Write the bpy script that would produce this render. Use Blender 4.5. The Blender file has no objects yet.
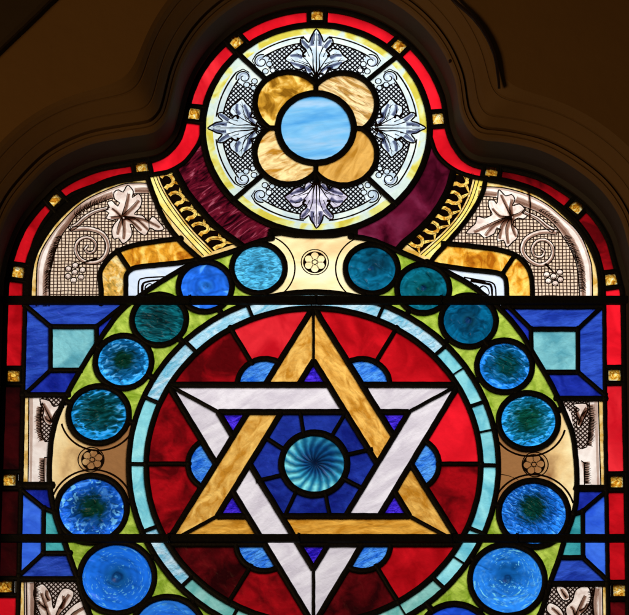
import bpy, bmesh, math, random
from math import sin, cos, pi, radians, hypot, atan2
from mathutils import Vector
from mathutils.geometry import delaunay_2d_cdt, intersect_line_line_2d
random.seed(7)
sc = bpy.context.scene
COL = sc.collection

# ---------------------------------------------------------------- camera, world, lamps, exposure
S = 0.002                      # metres per photo pixel on the window plane
TH = radians(21.5)             # the camera looks up at the window
F = 4700.0                     # focal length in photo pixels
ZT = 4.5                       # height of the aimed point
cam = bpy.data.cameras.new('Camera'); co = bpy.data.objects.new('Camera', cam); COL.objects.link(co)
co.location = (0, -F*S*cos(TH), ZT-F*S*sin(TH)); co.rotation_euler = (pi/2+TH, 0, 0)
cam.sensor_width = 36; cam.lens = 36*F/629.0; cam.clip_end = 200; cam.clip_start = 0.1
sc.camera = co
w = bpy.data.worlds.new('World'); sc.world = w; w.use_nodes = True
w.node_tree.nodes['Background'].inputs[0].default_value = (1.0, .72, .42, 1)
w.node_tree.nodes['Background'].inputs[1].default_value = 0.028
def area(name, loc, target, size, power, col):
    l = bpy.data.lights.new(name, 'AREA'); l.shape = 'SQUARE'; l.size = size; l.energy = power; l.color = col
    o = bpy.data.objects.new(name, l); COL.objects.link(o); o.location = loc
    o.rotation_euler = (Vector(target)-Vector(loc)).to_track_quat('-Z', 'Y').to_euler()
    return o
area('daylight_outside', (0.7, 3.2, ZT+1.9), (0, 0, ZT), 2.6, 232, (1, .985, .97))
area('room_fill', (-2.6, -3.6, ZT-1.5), (0, 0, ZT), 1.3, 88, (1, .62, .26))  # warm fill added to bring the wall up to brown; source unseen
sc.view_settings.view_transform = 'Standard'; sc.view_settings.look = 'None'
sc.view_settings.exposure = 0; sc.view_settings.gamma = 1
sc.cycles.transparent_max_bounces = 24

# ---------------------------------------------------------------- photo pixel -> window plane
def P(px, py, d=0.0):
    a = (px-314.5)/F; b = (307.5-py)/F
    dx, dy, dz = a, cos(TH)-b*sin(TH), sin(TH)+b*cos(TH)
    t = (F*cos(TH)-d)/dy
    return (dx*t, -F*sin(TH)+dz*t)
def PP(pts): return [P(x, y) for x, y in pts]
def crop(ox, oy, s):
    return lambda *a: [(ox+x/s, oy+y/s) for x, y in a]
cA = crop(180, 0, 4.393); cB = crop(310, 0, 4.393); cE = crop(40, 170, 4.393); cG = crop(450, 170, 4.393)
cF = crop(140, 160, 6.15); cH = crop(390, 160, 6.15); cL = crop(20, 390, 4.731); cR = crop(480, 390, 4.731)
c7 = crop(469, 290, 3.844); c6 = crop(0, 450, 3.727); c8 = crop(469, 450, 3.727)
def hs(px, py): return (P(px+10, py)[0]-P(px-10, py)[0])/20
def circ(c, r, n=72, a0=0, a1=360):
    m = max(3, int(n*abs(a1-a0)/360))
    full = abs(a1-a0) >= 359.9
    return [(c[0]+r*cos(radians(a0+(a1-a0)*i/m)), c[1]+r*sin(radians(a0+(a1-a0)*i/m))) for i in range(m if full else m+1)]
def pol(c, r, a): return (c[0]+r*cos(radians(a)), c[1]+r*sin(radians(a)))
def crv(pts, step=4.0, closed=False):
    n = len(pts)
    if n < 3 and not closed: return list(pts)
    out = []
    rng = range(n) if closed else range(n-1)
    for i in rng:
        g = (lambda k: pts[k % n]) if closed else (lambda k: pts[max(0, min(n-1, k))])
        p0, p1, p2, p3 = g(i-1), g(i), g(i+1), g(i+2)
        m = max(1, int(hypot(p2[0]-p1[0], p2[1]-p1[1])/step))
        for j in range(m):
            t = j/m
            out.append(tuple(.5*((2*p1[k])+(-p0[k]+p2[k])*t+(2*p0[k]-5*p1[k]+4*p2[k]-p3[k])*t*t+(-p0[k]+3*p1[k]-3*p2[k]+p3[k])*t**3) for k in (0, 1)))
    if not closed: out.append(tuple(pts[-1]))
    return out
def inpoly(p, poly):
    x, y = p; c = False; j = len(poly)-1
    for i in range(len(poly)):
        xi, yi = poly[i]; xj, yj = poly[j]
        if (yi > y) != (yj > y) and x < (xj-xi)*(y-yi)/(yj-yi)+xi: c = not c
        j = i
    return c
def W(x, z, d): return (x*S, -d*S, ZT+z*S)      # plane units -> world

# ---------------------------------------------------------------- materials
def lin(c):
    r = []
    for v in c:
        v = v/255.0; r.append(v/12.92 if v <= .04045 else ((v+.055)/1.055)**2.4)
    return (*r, 1.0)
class N:
    def __init__(s, name):
        s.m = bpy.data.materials.new(name); s.m.use_nodes = True; s.t = s.m.node_tree; s.t.nodes.clear()
        s.out = s.n('ShaderNodeOutputMaterial')
    def n(s, ty, ins=None, **k):
        nd = s.t.nodes.new(ty)
        for a, b in k.items(): setattr(nd, a, b)
        for a, b in (ins or {}).items():
            if isinstance(b, bpy.types.NodeSocket): s.t.links.new(b, nd.inputs[a])
            else: nd.inputs[a].default_value = b
        return nd
    def math(s, op, a, b=0.0, c=None):
        ins = {0: a, 1: b}
        if c is not None: ins[2] = c
        return s.n('ShaderNodeMath', ins, operation=op).outputs[0]
    def vm(s, op, a, b=None, sc_=None):
        ins = {0: a}
        if b is not None: ins[1] = b
        if sc_ is not None: ins[3] = sc_
        nd = s.n('ShaderNodeVectorMath', ins, operation=op)
        return nd.outputs['Value'] if op == 'LENGTH' else nd.outputs[0]
    def mix(s, f, a, b, mode='MIX'):
        nd = s.n('ShaderNodeMix', data_type='RGBA', blend_type=mode)
        for i, v in ((0, f), (6, a), (7, b)):
            if isinstance(v, bpy.types.NodeSocket): s.t.links.new(v, nd.inputs[i])
            else: nd.inputs[i].default_value = v
        return nd.outputs[2]
    def coord(s, rnd=True):
        c = s.n('ShaderNodeTexCoord').outputs['Object']
        v = s.vm('SCALE', c, sc_=1/S)                        # in plane pixels
        if rnd:
            oi = s.n('ShaderNodeObjectInfo').outputs['Random']
            k = s.n('ShaderNodeCombineXYZ', {0: s.math('MULTIPLY', oi, 4000.), 1: s.math('MULTIPLY', oi, 177.), 2: s.math('MULTIPLY', oi, 2900.)}).outputs[0]
            v2 = s.vm('ADD', v, k); s.rand = oi
            return v2
        return v
    def mapv(s, v, rot, sx, sz):
        v = s.n('ShaderNodeMapping', {0: v, 2: (0, radians(rot), 0)}).outputs[0]
        return s.vm('MULTIPLY', v, (1/sx, 1/sz, 1/sz))
    def noise(s, v, scale=1., detail=3., dist=0., rough=.5):
        return s.n('ShaderNodeTexNoise', {'Vector': v, 'Scale': scale, 'Detail': detail, 'Distortion': dist, 'Roughness': rough}).outputs[0]
    def ramp(s, f, stops, interp='LINEAR'):
        nd = s.n('ShaderNodeValToRGB', {0: f}); cr = nd.color_ramp; cr.interpolation = interp
        while len(cr.elements) < len(stops): cr.elements.new(.5)
        for e, (p, c) in zip(cr.elements, stops): e.position = p; e.color = c
        return nd.outputs[0]
    def bright(s, col, f):                                   # col * f (value socket)
        return s.vm('SCALE', col, sc_=f)
    def finish(s, col, bump_h=None, bstr=.5, bdist=1.5, rough=.35, gloss=.012):
        ins = {'Color': col}; gi = {'Color': (1, 1, 1, 1), 'Roughness': rough}
        if bump_h is not None:
            b = s.n('ShaderNodeBump', {'Height': bump_h, 'Strength': bstr, 'Distance': bdist*S}).outputs[0]
            ins['Normal'] = b; gi['Normal'] = b
        t = s.n('ShaderNodeBsdfTranslucent', ins).outputs[0]
        g = s.n('ShaderNodeBsdfGlossy', gi).outputs[0]
        x = s.n('ShaderNodeMixShader', {0: gloss, 1: t, 2: g}).outputs[0]
        s.t.links.new(x, s.out.inputs[0]); return s.m

def glass(name, c1, c2, sx=30, sz=30, rot=0, fine=.18, fs=5, bstr=.5, lo=.35, hi=.65, dist=1., c3=None, dark=0., vary=.12, fsz=None):
    """streaky cathedral / opalescent glass: two or three colours swirled, fine mottling, a rippled surface"""
    s = N(name); v = s.coord()
    n1 = s.noise(s.mapv(v, rot, sx, sz), 1, 3, dist)
    st = [(lo, lin(c1)), (hi, lin(c2))]
    if c3: st = [(lo, lin(c1)), ((lo+hi)/2, lin(c2)), (hi, lin(c3))]
    col = s.ramp(n1, st)
    n2 = s.noise(s.mapv(v, rot, fs, fsz or fs), 1, 4, .6)
    f = s.math('MULTIPLY_ADD', n2, 2*fine, 1-fine)
    f = s.math('MULTIPLY', f, s.math('MULTIPLY_ADD', s.rand, vary, 1-vary/2))
    if dark:                                                  # occasional denser specks and seeds in the glass
        n3 = s.noise(v, .16, 2, 0); f = s.math('MULTIPLY', f, s.math('SUBTRACT', 1., s.math('MULTIPLY', s.n('ShaderNodeMapRange', {0: n3, 1: .55, 2: .75}).outputs[0], dark)))
    col = s.bright(col, f)
    bh = s.math('ADD', s.noise(s.mapv(v, rot, sx*.5, sz*.5), 1, 2, .5), s.math('MULTIPLY', n2, .35))
    return s.finish(col, bh, bstr, 3.0)
def hatch(name, base, ink, sp, lw, ang, base2=None):
    """glass covered by hand painted cross hatching"""
    s = N(name); v = s.coord(False)
    wob = s.vm('SCALE', s.vm('SUBTRACT', s.n('ShaderNodeTexNoise', {'Vector': v, 'Scale': .07, 'Detail': 2.}).outputs[1], (.5, .5, .5)), sc_=2.2)
    v = s.vm('ADD', v, wob); m = None
    for a in (ang, ang+90):
        dv = s.vm('MULTIPLY', v, (cos(radians(a))/sp, 0, sin(radians(a))/sp))
        x = s.n('ShaderNodeSeparateXYZ', {0: dv}).outputs
        f = s.math('FRACT', s.math('ADD', s.math('ADD', x[0], x[2]), 100.))
        k = s.math('ABSOLUTE', s.math('SUBTRACT', f, .5))
        k = s.n('ShaderNodeMapRange', {0: k, 1: .5-lw/2/sp-.06, 2: .5-lw/2/sp+.03}).outputs[0]
        m = k if m is None else s.math('MAXIMUM', m, k)
    col = s.mix(s.noise(v, .06, 3), lin(base), lin(base2 or base))
    return s.finish(s.mix(m, col, lin(ink)))
def tint(name, c):
    s = N(name); t = s.n('ShaderNodeBsdfTransparent', {0: (*c, 1)}).outputs[0]; s.t.links.new(t, s.out.inputs[0]); return s.m
def solid(name, c, rough=.6, metal=0., bump=0., bs=.1, c2=None, spec=.3, scale=None):
    s = N(name); v = s.coord(False); n = s.noise(v, bs, 5)
    col = s.mix(s.noise(v, (scale or bs)*.3, 4), (*c, 1), (*(c2 or c), 1))
    ins = {'Base Color': col, 'Roughness': rough, 'Metallic': metal, 'Specular IOR Level': spec}
    if bump: ins['Normal'] = s.n('ShaderNodeBump', {'Height': n, 'Strength': bump, 'Distance': S*2}).outputs[0]
    b = s.n('ShaderNodeBsdfPrincipled', ins).outputs[0]; s.t.links.new(b, s.out.inputs[0]); return s.m

M = {}
M['lead'] = solid('lead', (.006, .006, .007), .6, 0, .3, .4, (.003, .003, .0035), .12)
M['iron'] = solid('iron', (.004, .004, .004), .7, 0, .4, .3, None, .1)
M['ink'] = solid('glass_paint', (.012, .006, .005), .8, spec=.1)
M['clear'] = tint('clear', (1, 1, 1))
M['wash'] = tint('brown_wash', (.60, .50, .45))
M['washb'] = tint('violet_wash', (.50, .51, .60))
M['stain'] = tint('silver_stain', (.95, .82, .38))
G = glass
M['red'] = G('red', (238, 26, 42), (188, 10, 24), 46, 60, 20, .12, 6, .3, .35, .72)
M['redmid'] = G('red_mid', (206, 18, 30), (150, 6, 15), 40, 46, 20, .16, 5, .4)
M['redpink'] = G('red_pink', (232, 44, 54), (192, 16, 30), 34, 60, 10, .12, 8, .4)
M['reddark'] = G('red_dark', (160, 10, 20), (84, 4, 9), 34, 34, 20, .3, 5, .5, .38, .62)
M['redblack'] = G('red_black', (92, 8, 14), (36, 2, 5), 25, 25, 20, .3, 5, .5)
M['redember'] = G('red_ember', (52, 5, 8), (26, 3, 5), 30, 30, 0, .2, 5, .3)  # red darkened for what blocks daylight behind the lower left border
M['gold'] = G('gold', (190, 128, 36), (240, 192, 100), 20, 10, 60, .11, 5, .5, .34, .66, 1.2, None, 0, .14)
M['goldh'] = G('gold_level', (184, 122, 30), (228, 170, 70), 26, 10, 3, .11, 5, .5, .34, .66, 1.2, None, 0, .14)
M['goldr'] = G('gold_right', (184, 122, 32), (236, 184, 90), 20, 10, -60, .11, 5, .5, .34, .66, 1.2, None, 0, .14)
M['white'] = G('white', (204, 196, 206), (228, 222, 228), 40, 14, 35, .06, 3, .3)
M['purple'] = G('purple', (30, 16, 168), (80, 50, 232), 9, 4, 20, .35, 2.5, 1.)
M['navy'] = G('navy', (14, 26, 112), (30, 52, 152), 25, 25, 10, .28, 4, .6)
M['blue'] = G('blue', (24, 50, 150), (48, 84, 196), 34, 10, 10, .2, 4, .6)
M['bluebright'] = G('blue_bright', (34, 78, 208), (62, 116, 236), 30, 40, 80, .14, 6, .4)
M['bluedark'] = G('blue_dark', (14, 28, 128), (30, 50, 168), 20, 20, 0, .25, 4, .5)
M['sky'] = G('sky_blue', (26, 98, 212), (84, 158, 242), 14, 5, 30, .2, 3, .9)
M['aqua'] = G('aqua', (92, 180, 200), (150, 222, 228), 30, 24, 70, .1, 4, .4)
M['aquapale'] = G('aqua_pale', (110, 186, 216), (196, 226, 240), 18, 8, 35, .12, 3, .7)
M['seagreen'] = G('sea_green', (92, 172, 166), (150, 208, 200), 22, 22, 40, .12, 4, .4)
M['teal'] = G('teal', (84, 156, 172), (128, 196, 204), 22, 22, 20, .16, 4, .5)
M['tealdark'] = G('teal_dark', (34, 128, 140), (70, 168, 172), 22, 22, 20, .14, 4, .5)
M['green'] = G('green', (122, 152, 34), (184, 206, 84), 14, 14, 20, .16, 4, .5)
M['amber'] = G('amber', (168, 94, 14), (222, 154, 40), 14, 22, 0, .22, 4, .8, .32, .62, 1.2, (248, 208, 104))
M['amberpale'] = G('amber_pale', (150, 126, 56), (222, 168, 70), 12, 16, 30, .28, 4, .9, .3, .65, 2., (240, 216, 150))
M['petal'] = G('petal', (178, 122, 34), (242, 216, 154), 24, 8, 25, .08, 7, .6, .36, .62, 1.3, None)
M['petala'] = G('petal_amber', (132, 88, 16), (196, 144, 44), 20, 20, 25, .1, 6, .6, .38, .64, 1.3, (246, 214, 122))
M['petalb'] = G('petal_brown', (172, 118, 34), (218, 168, 84), 30, 9, 60, .1, 6, .5, .36, .64, .8, None)
M['petalr'] = G('petal_ripple', (172, 128, 60), (236, 210, 156), 26, 6, -30, .07, 7, .8, .4, .6, .9, None)
M['maroon'] = G('maroon', (44, 3, 16), (88, 14, 40), 26, 34, -30, .24, 6, .5, .34, .72, 1., (112, 34, 64))
def maroon_ripple():
    s = N('maroon_ripple'); v = s.coord(False)
    v2 = s.mapv(v, 38, 22, 5.0); n = s.noise(v2, 1, 3, 1.1)
    col = s.ramp(n, [(.34, lin((22, 2, 8))), (.48, lin((82, 10, 28))), (.6, lin((108, 20, 40))), (.72, lin((170, 84, 104)))])
    return s.finish(col, n, 1., 5.)
M['maroonrip'] = maroon_ripple()
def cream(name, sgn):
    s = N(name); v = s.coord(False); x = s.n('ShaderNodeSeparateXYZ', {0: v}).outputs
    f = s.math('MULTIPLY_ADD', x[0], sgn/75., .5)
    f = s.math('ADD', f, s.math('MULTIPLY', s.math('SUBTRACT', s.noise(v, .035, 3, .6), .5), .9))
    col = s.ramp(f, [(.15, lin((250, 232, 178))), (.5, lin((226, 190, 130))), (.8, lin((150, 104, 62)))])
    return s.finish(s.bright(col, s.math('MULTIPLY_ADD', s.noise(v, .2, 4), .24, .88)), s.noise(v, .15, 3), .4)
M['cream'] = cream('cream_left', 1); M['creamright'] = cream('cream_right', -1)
M['creamtop'] = G('cream_top', (222, 184, 128), (248, 228, 172), 60, 26, 0, .05, 9, .3, .33, .6, .4, (253, 240, 198), vary=.02)
M['disc'] = G('disc_blue', (58, 142, 208), (112, 178, 222), 70, 18, 8, .06, 14, .4, .34, .68, .4, (166, 194, 220))
M['ringglass'] = G('ring_glass', (186, 204, 210), (220, 230, 220), 24, 24, 0, .06, 6, .3)
M['ringstain'] = G('ring_stain', (198, 186, 70), (212, 214, 132), 34, 26, 30, .12, 5, .3, .42, .58, .8, (196, 214, 206), vary=.05)
M['leafw'] = G('leaf_white', (176, 196, 210), (214, 228, 236), 10, 10, 0, .08, 4, .2)
M['leafv'] = G('leaf_violet', (150, 144, 172), (226, 224, 238), 10, 10, 0, .08, 4, .2)
M['tube'] = G('tube', (222, 204, 194), (246, 236, 228), 22, 22, 0, .06, 6, .2)
M['leafb'] = G('leaf_brown', (206, 184, 172), (244, 230, 220), 10, 10, 0, .08, 4, .2)
M['goldband'] = G('gold_band', (196, 150, 60), (242, 216, 150), 12, 12, 0, .12, 5, .2)
M['yellow'] = G('yellow', (228, 202, 88), (250, 236, 150), 20, 20, 0, .06, 6, .2)
M['goldleaf'] = G('gold_leaf', (190, 126, 26), (250, 222, 120), 5, 5, 0, .14, 3, .3)
M['palewhite'] = G('pale_white', (206, 222, 244), (228, 238, 250), 20, 20, 0, .05, 6, .2)
M['hatchring'] = hatch('hatch_ring', (206, 216, 222), (8, 8, 14), 3.5, 1.45, 45)
M['hatchpanel'] = hatch('hatch_panel', (240, 222, 202), (54, 30, 20), 3.6, 1.0, 0, (206, 176, 142))
M['hatchfine'] = hatch('hatch_fine', (196, 180, 170), (34, 20, 16), 3.2, 1.3, 45)

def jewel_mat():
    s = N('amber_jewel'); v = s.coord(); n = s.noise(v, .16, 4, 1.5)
    col = s.ramp(n, [(.3, lin((120, 60, 8))), (.42, lin((214, 140, 28))), (.54, lin((252, 210, 90))), (.64, lin((255, 248, 200)))])  # palest stops paint the highlights into the amber
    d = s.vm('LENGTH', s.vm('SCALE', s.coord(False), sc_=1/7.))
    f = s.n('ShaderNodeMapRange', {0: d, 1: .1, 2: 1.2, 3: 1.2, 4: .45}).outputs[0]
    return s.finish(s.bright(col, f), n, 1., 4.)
M['jewel'] = jewel_mat()
def roundel_mat(name, R, rim, mid, core, cr=.45, off=(0, 0), wave=None, wamp=0., wrot=0, speck=0., soft=.15, radial=0., rag=0., knob=0., dash=0., hl=0.):
    """spun glass: thick dark core, thinner bright rim, tool ripples and seeds"""
    s = N(name); v = s.vm('SCALE', s.coord(False), sc_=1/R)
    vo = s.vm('SUBTRACT', v, (off[0], 0, off[1]))
    rnd = (len(name)*1.7+R*3.1+rim[0])
    vn = s.vm('ADD', v, (rnd, rnd*.7, 3.3))
    r0 = s.vm('LENGTH', vo); rr = s.vm('LENGTH', v)
    xy = s.n('ShaderNodeSeparateXYZ', {0: vo}).outputs; an = s.math('ARCTAN2', xy[2], xy[0]); ring = s.math('MULTIPLY_ADD', s.math('SINE', s.math('MULTIPLY_ADD', rr, 34., s.math('MULTIPLY', s.noise(vn, 1.5, 2), 9.))), .07, 1.)
    r = s.math('ADD', r0, s.math('MULTIPLY', s.math('SUBTRACT', s.noise(vn, 3.2, 3, .4), .5), soft*3.5))
    if radial:
        x = s.n('ShaderNodeSeparateXYZ', {0: vo}).outputs; an = s.math('ARCTAN2', x[2], x[0])
        pv = s.n('ShaderNodeCombineXYZ', {0: s.math('MULTIPLY', an, 5.), 1: s.math('MULTIPLY', r0, 1.5), 2: rnd}).outputs[0]
        r = s.math('ADD', r, s.math('MULTIPLY', s.math('SUBTRACT', s.noise(pv, 1.6, 2), .5), radial))
    h = s.noise(vn, 4.5, 3)
    if wave:
        h = s.noise(s.mapv(vn, wrot, wave[0], wave[1]), 1, 1.5, .9)
    if rag: r = s.math('ADD', r, s.math('MULTIPLY', s.math('SUBTRACT', h, .5), rag*1.25))
    col = s.ramp(r, [(0, lin(core)), (cr*.45, lin(core)), (cr*1.35, lin(mid)), (min(.95, cr*1.35+.3), lin(rim))], 'EASE')
    if wave:
        f = s.n('ShaderNodeMapRange', {0: h, 1: .36, 2: .62, 3: 1-wamp, 4: 1+wamp*.6}).outputs[0]
        col = s.bright(col, f)
    col = s.bright(col, ring)
    def lighten(col, k, c=(120, 206, 255)): return s.mix(k, col, lin(c))
    if hl:                                                    # glints painted into the colour as bright slivers near the rim
        k = s.n('ShaderNodeMapRange', {0: h, 1: .58, 2: .68}).outputs[0]
        k = s.math('MULTIPLY', k, s.n('ShaderNodeMapRange', {0: rr, 1: .35, 2: .9}).outputs[0])
        col = lighten(col, s.math('MULTIPLY', k, hl))
    if speck:
        k = s.n('ShaderNodeMapRange', {0: s.noise(vn, 6, 1.5, .8), 1: .56, 2: .64}).outputs[0]
        k = s.math('MULTIPLY', k, s.n('ShaderNodeMapRange', {0: r0, 1: cr*.8, 2: .9}).outputs[0])
        col = lighten(col, s.math('MULTIPLY', k, speck))
    if dash:                                                  # rings of short bright seeds left by the spinning
        pv = s.n('ShaderNodeCombineXYZ', {0: s.math('MULTIPLY', an, 3.2), 1: s.math('MULTIPLY', r0, 15.), 2: rnd}).outputs[0]
        k = s.n('ShaderNodeMapRange', {0: s.noise(pv, 1.5, 1), 1: .60, 2: .68}).outputs[0]
        k = s.math('MULTIPLY', k, s.n('ShaderNodeMapRange', {0: s.noise(v, 1.1, 1), 1: .42, 2: .55}).outputs[0])
        k = s.math('MULTIPLY', k, s.n('ShaderNodeMapRange', {0: r0, 1: .2, 2: .4}).outputs[0])
        col = lighten(col, s.math('MULTIPLY', k, dash), (110, 200, 235))
    if knob:                                                  # the pontil scar in the middle
        kr = s.math('ADD', rr, s.math('MULTIPLY', s.math('SUBTRACT', s.noise(vn, 9, 2), .5), .10))
        k1 = s.n('ShaderNodeMapRange', {0: s.math('ABSOLUTE', s.math('SUBTRACT', kr, knob)), 1: 0., 2: knob*.5, 3: .75, 4: 0.}).outputs[0]
        col = s.mix(k1, col, lin((8, 40, 90)))
        k2 = s.n('ShaderNodeMapRange', {0: kr, 1: knob*.35, 2: knob*.7, 3: .7, 4: 0.}).outputs[0]
        col = lighten(col, k2, (90, 180, 225))
    m_ = s.finish(col, h, .7, 5., rough=.3, gloss=.008)
    return m_

# ---------------------------------------------------------------- things
def emp(name, loc, parent=None):
    o = bpy.data.objects.new(name, None); COL.objects.link(o); o.location = loc; o.empty_display_size = .05
    if parent: o.parent = parent
    return o
window = emp('stained_glass_window', (0, 0, ZT))
window['kind'] = 'thing'; window['label'] = 'arched stained glass window with gold and white six pointed star and ringed blue roundels'
window['category'] = 'stained glass window'
def mk(name, verts, faces, mats, midx=None, parent=window, org=None, smooth=False, label=None):
    """verts are in world metres; the object sits at org"""
    if org is None:
        org = tuple(sum(v[k] for v in verts)/len(verts) for k in range(3))
    me = bpy.data.meshes.new(name)
    me.from_pydata([(v[0]-org[0], v[1]-org[1], v[2]-org[2]) for v in verts], [], faces)
    for m in mats: me.materials.append(M[m] if isinstance(m, str) else m)
    if midx: me.polygons.foreach_set('material_index', midx)
    if smooth: me.polygons.foreach_set('use_smooth', [True]*len(faces))
    me.update()
    o = bpy.data.objects.new(name, me); COL.objects.link(o)
    if parent:
        pl = Vector((0, 0, 0)); q = parent
        while q: pl += q.location; q = q.parent
        o.parent = parent; o.location = Vector(org)-pl
    else: o.location = org
    if label: o['label'] = label
    return o

# ---------------------------------------------------------------- lead cames: centre lines cut the window into panes
SV, SE, SK = [], [], []          # vertices, edges, kind (0 came, 1 paint outline)
CAME = {}                        # group -> [verts, faces]
ENDS = []
def edges(pts, closed, kind):
    b = len(SV); SV.extend(Vector(p) for p in pts); n = len(pts)
    for i in range(n if closed else n-1):
        SE.append((b+i, b+(i+1) % n)); SK.append(kind)
def resample(pts, closed, step=5.):
    out = []; n = len(pts)
    for i in range(n if closed else n-1):
        a, b = pts[i], pts[(i+1) % n]; L = hypot(b[0]-a[0], b[1]-a[1]); m = max(1, int(round(L/step)))
        for j in range(m): out.append((a[0]+(b[0]-a[0])*j/m, a[1]+(b[1]-a[1])*j/m))
    if not closed: out.append(pts[-1])
    return out
PROF = [(-.5, -2.2), (-.5, .9), (-.36, 1.75), (-.12, 2.15), (.12, 2.15), (.36, 1.75), (.5, .9), (.5, -2.2)]
def ribbon3(grp, pts, w, closed, prof=PROF, hk=1., wob=.22):
    V, Fc = CAME.setdefault(grp, [[], []])
    pts = resample(pts, closed); n = len(pts); b = len(V); m = len(prof)
    hk *= random.uniform(.93, 1.1)
    for i, p in enumerate(pts):
        a = pts[i-1] if (i or closed) else p; c = pts[(i+1) % n] if (i < n-1 or closed) else p
        tx, ty = c[0]-a[0], c[1]-a[1]; L = hypot(tx, ty) or 1; nx, ny = -ty/L, tx/L
        o = random.uniform(-wob, wob)*.7; ww = w*(1+random.uniform(-.5, .5)*wob/max(w, 3))
        for (s_, h) in prof:
            V.append(W(p[0]+nx*(s_*ww+o), p[1]+ny*(s_*ww+o), h*hk if h > 0 else h))
    for i in range(n if closed else n-1):
        j = (i+1) % n
        for k in range(m-1): Fc.append((b+i*m+k, b+i*m+k+1, b+j*m+k+1, b+j*m+k))
    if not closed:
        Fc.append(tuple(b+k for k in range(m))); Fc.append(tuple(b+(n-1)*m+k for k in range(m-1, -1, -1)))
def blob(grp, p, r):
    V, Fc = CAME.setdefault(grp, [[], []]); b = len(V); n = 10; ph = random.random()
    rr = [r*random.uniform(.9, 1.12) for _ in range(n)]
    for (k, h) in ((1, -.5), (.97, 1.5), (.7, 2.3), (.3, 2.7)):
        for i in range(n):
            a = 2*pi*(i+ph)/n; V.append(W(p[0]+rr[i]*k*cos(a), p[1]+rr[i]*k*sin(a), h))
    for l in range(3):
        for i in range(n): j = (i+1) % n; Fc.append((b+l*n+i, b+l*n+j, b+l*n+n+j, b+l*n+n+i))
    Fc.append(tuple(b+3*n+i for i in range(n)))
def extend(pts, e):
    def ex(a, b): L = hypot(a[0]-b[0], a[1]-b[1]) or 1; return (a[0]+(a[0]-b[0])/L*e, a[1]+(a[1]-b[1])/L*e)
    return [ex(pts[0], pts[1])]+list(pts)+[ex(pts[-1], pts[-2])]
def st(grp, pts, w, closed=False, ed=True, ends=True):
    ribbon3(grp, pts, w, closed)
    if ed: edges(pts if closed else extend(pts, 3.2), closed, 0)
    if ends and not closed and w > 2.5:
        for p in (pts[0], pts[-1]):
            if all(hypot(p[0]-q[0], p[1]-q[1]) > 3 for q in ENDS): ENDS.append(p); blob(grp, p, w*.5+.9)
def stp(grp, pxpts, w, closed=False, smooth=True, **k):
    pts = PP(pxpts)
    if smooth and len(pts) > 2: pts = crv(pts, 4, closed)
    st(grp, pts, w, closed, **k)

# border outlines ------------------------------------------------
MC = P(316.4, 128.2); mk_ = hs(316, 129)
def to_px_circle(r, a): return pol(MC, r*mk_, a)
LB, RB = 'lead_came', 'border_came'
leftO = PP([(182.5, 128), (177.5, 141), (167, 153), (154, 159.5), (127, 164), (94.5, 170.5), (64, 185), (42, 205), (24, 228), (13, 254), (8, 275), (5.5, 300), (2.5, 400), (-1, 500), (-4, 600), (-6.5, 676)])
rightO = PP([(448.5, 131), (456, 148), (466, 160), (480, 166), (506, 169), (538, 177), (567, 193), (591, 213), (607.5, 237.5), (615.5, 264), (621, 285), (623.5, 303), (625, 400), (627, 500), (628.5, 600), (629.5, 676)])
topO = [pol(MC, 131*mk_, a) for a in range(168, 9, -6)]
outer = crv(list(reversed(leftO))+topO+rightO, 4)
leftI = PP([(203, 131), (198.5, 144), (186, 161), (171, 170.5), (157, 174), (129, 178), (96, 185.5), (69, 196.5), (48.7, 216), (36.7, 236.5), (29.8, 260), (26.7, 280), (25.5, 300), (23, 400), (21, 500), (18.5, 600), (17, 676)])
rightI = PP([(429.5, 133), (437, 154.5), (453, 169), (470, 176), (485, 179), (503, 183), (533, 190.5), (558, 204), (578.5, 223.5), (594, 246.5), (601.6, 270), (604, 298), (605, 400), (606.5, 500), (608, 600), (609, 676)])
st('border', outer+[], 6.5, True)
st('border', crv(leftI, 4), 4.6, ends=False); st('border', crv(rightI, 4), 4.4, ends=False)
st('medallion', circ(MC, 113.6*mk_, 120), 6.6, True)
stp('border', [(27, 303), (27.3, 295), (28, 277), (31.2, 259), (39, 241.3), (53, 220.8), (72.8, 201.5), (93, 189), (116.5, 180), (147, 175.3)], 9.4, ed=False, ends=False)
stp('border', [(489, 179), (513, 183.5), (542, 194.5), (568.5, 215.5), (588, 240), (598.5, 264), (601.3, 285), (601.3, 303)], 7.4, ed=False, ends=False)
# jewels: (px centre, direction of the border there)
JW = []
def jewel(px, py, ang, w=12.6, h=12.6):
    c = P(px, py); JW.append((c, ang, w, h))
    t = (cos(radians(ang)), sin(radians(ang))); n = (-t[1], t[0])
    for s_ in (-1, 1):
        q = (c[0]+t[0]*s_*8.6, c[1]+t[1]*s_*8.6)
        st('border', [(q[0]-n[0]*10.6, q[1]-n[1]*10.6), (q[0]+n[0]*10.6, q[1]+n[1]*10.6)], 4.6, ends=False)
def jang(px, py):
    c = P(px, py); return math.degrees(atan2(c[1]-MC[1], c[0]-MC[0]))+90
for x, y in ((317.3, 15), (236, 42), (399.2, 46.4), (194, 114), (438.6, 119)): jewel(x, y, jang(x, y))
jewel(142, 167.3, 10); jewel(55.6, 200.5, 42); jewel(18.8, 272.4, 82)
jewel(491.6, 172, -10); jewel(577, 207, -41); jewel(611, 279.7, -83)
for x, y in ((14, 376), (9.8, 480), (6, 586.6), (614.4, 375.2), (616.7, 481.8), (619.3, 590.4)): jewel(x, y, 90)

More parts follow.
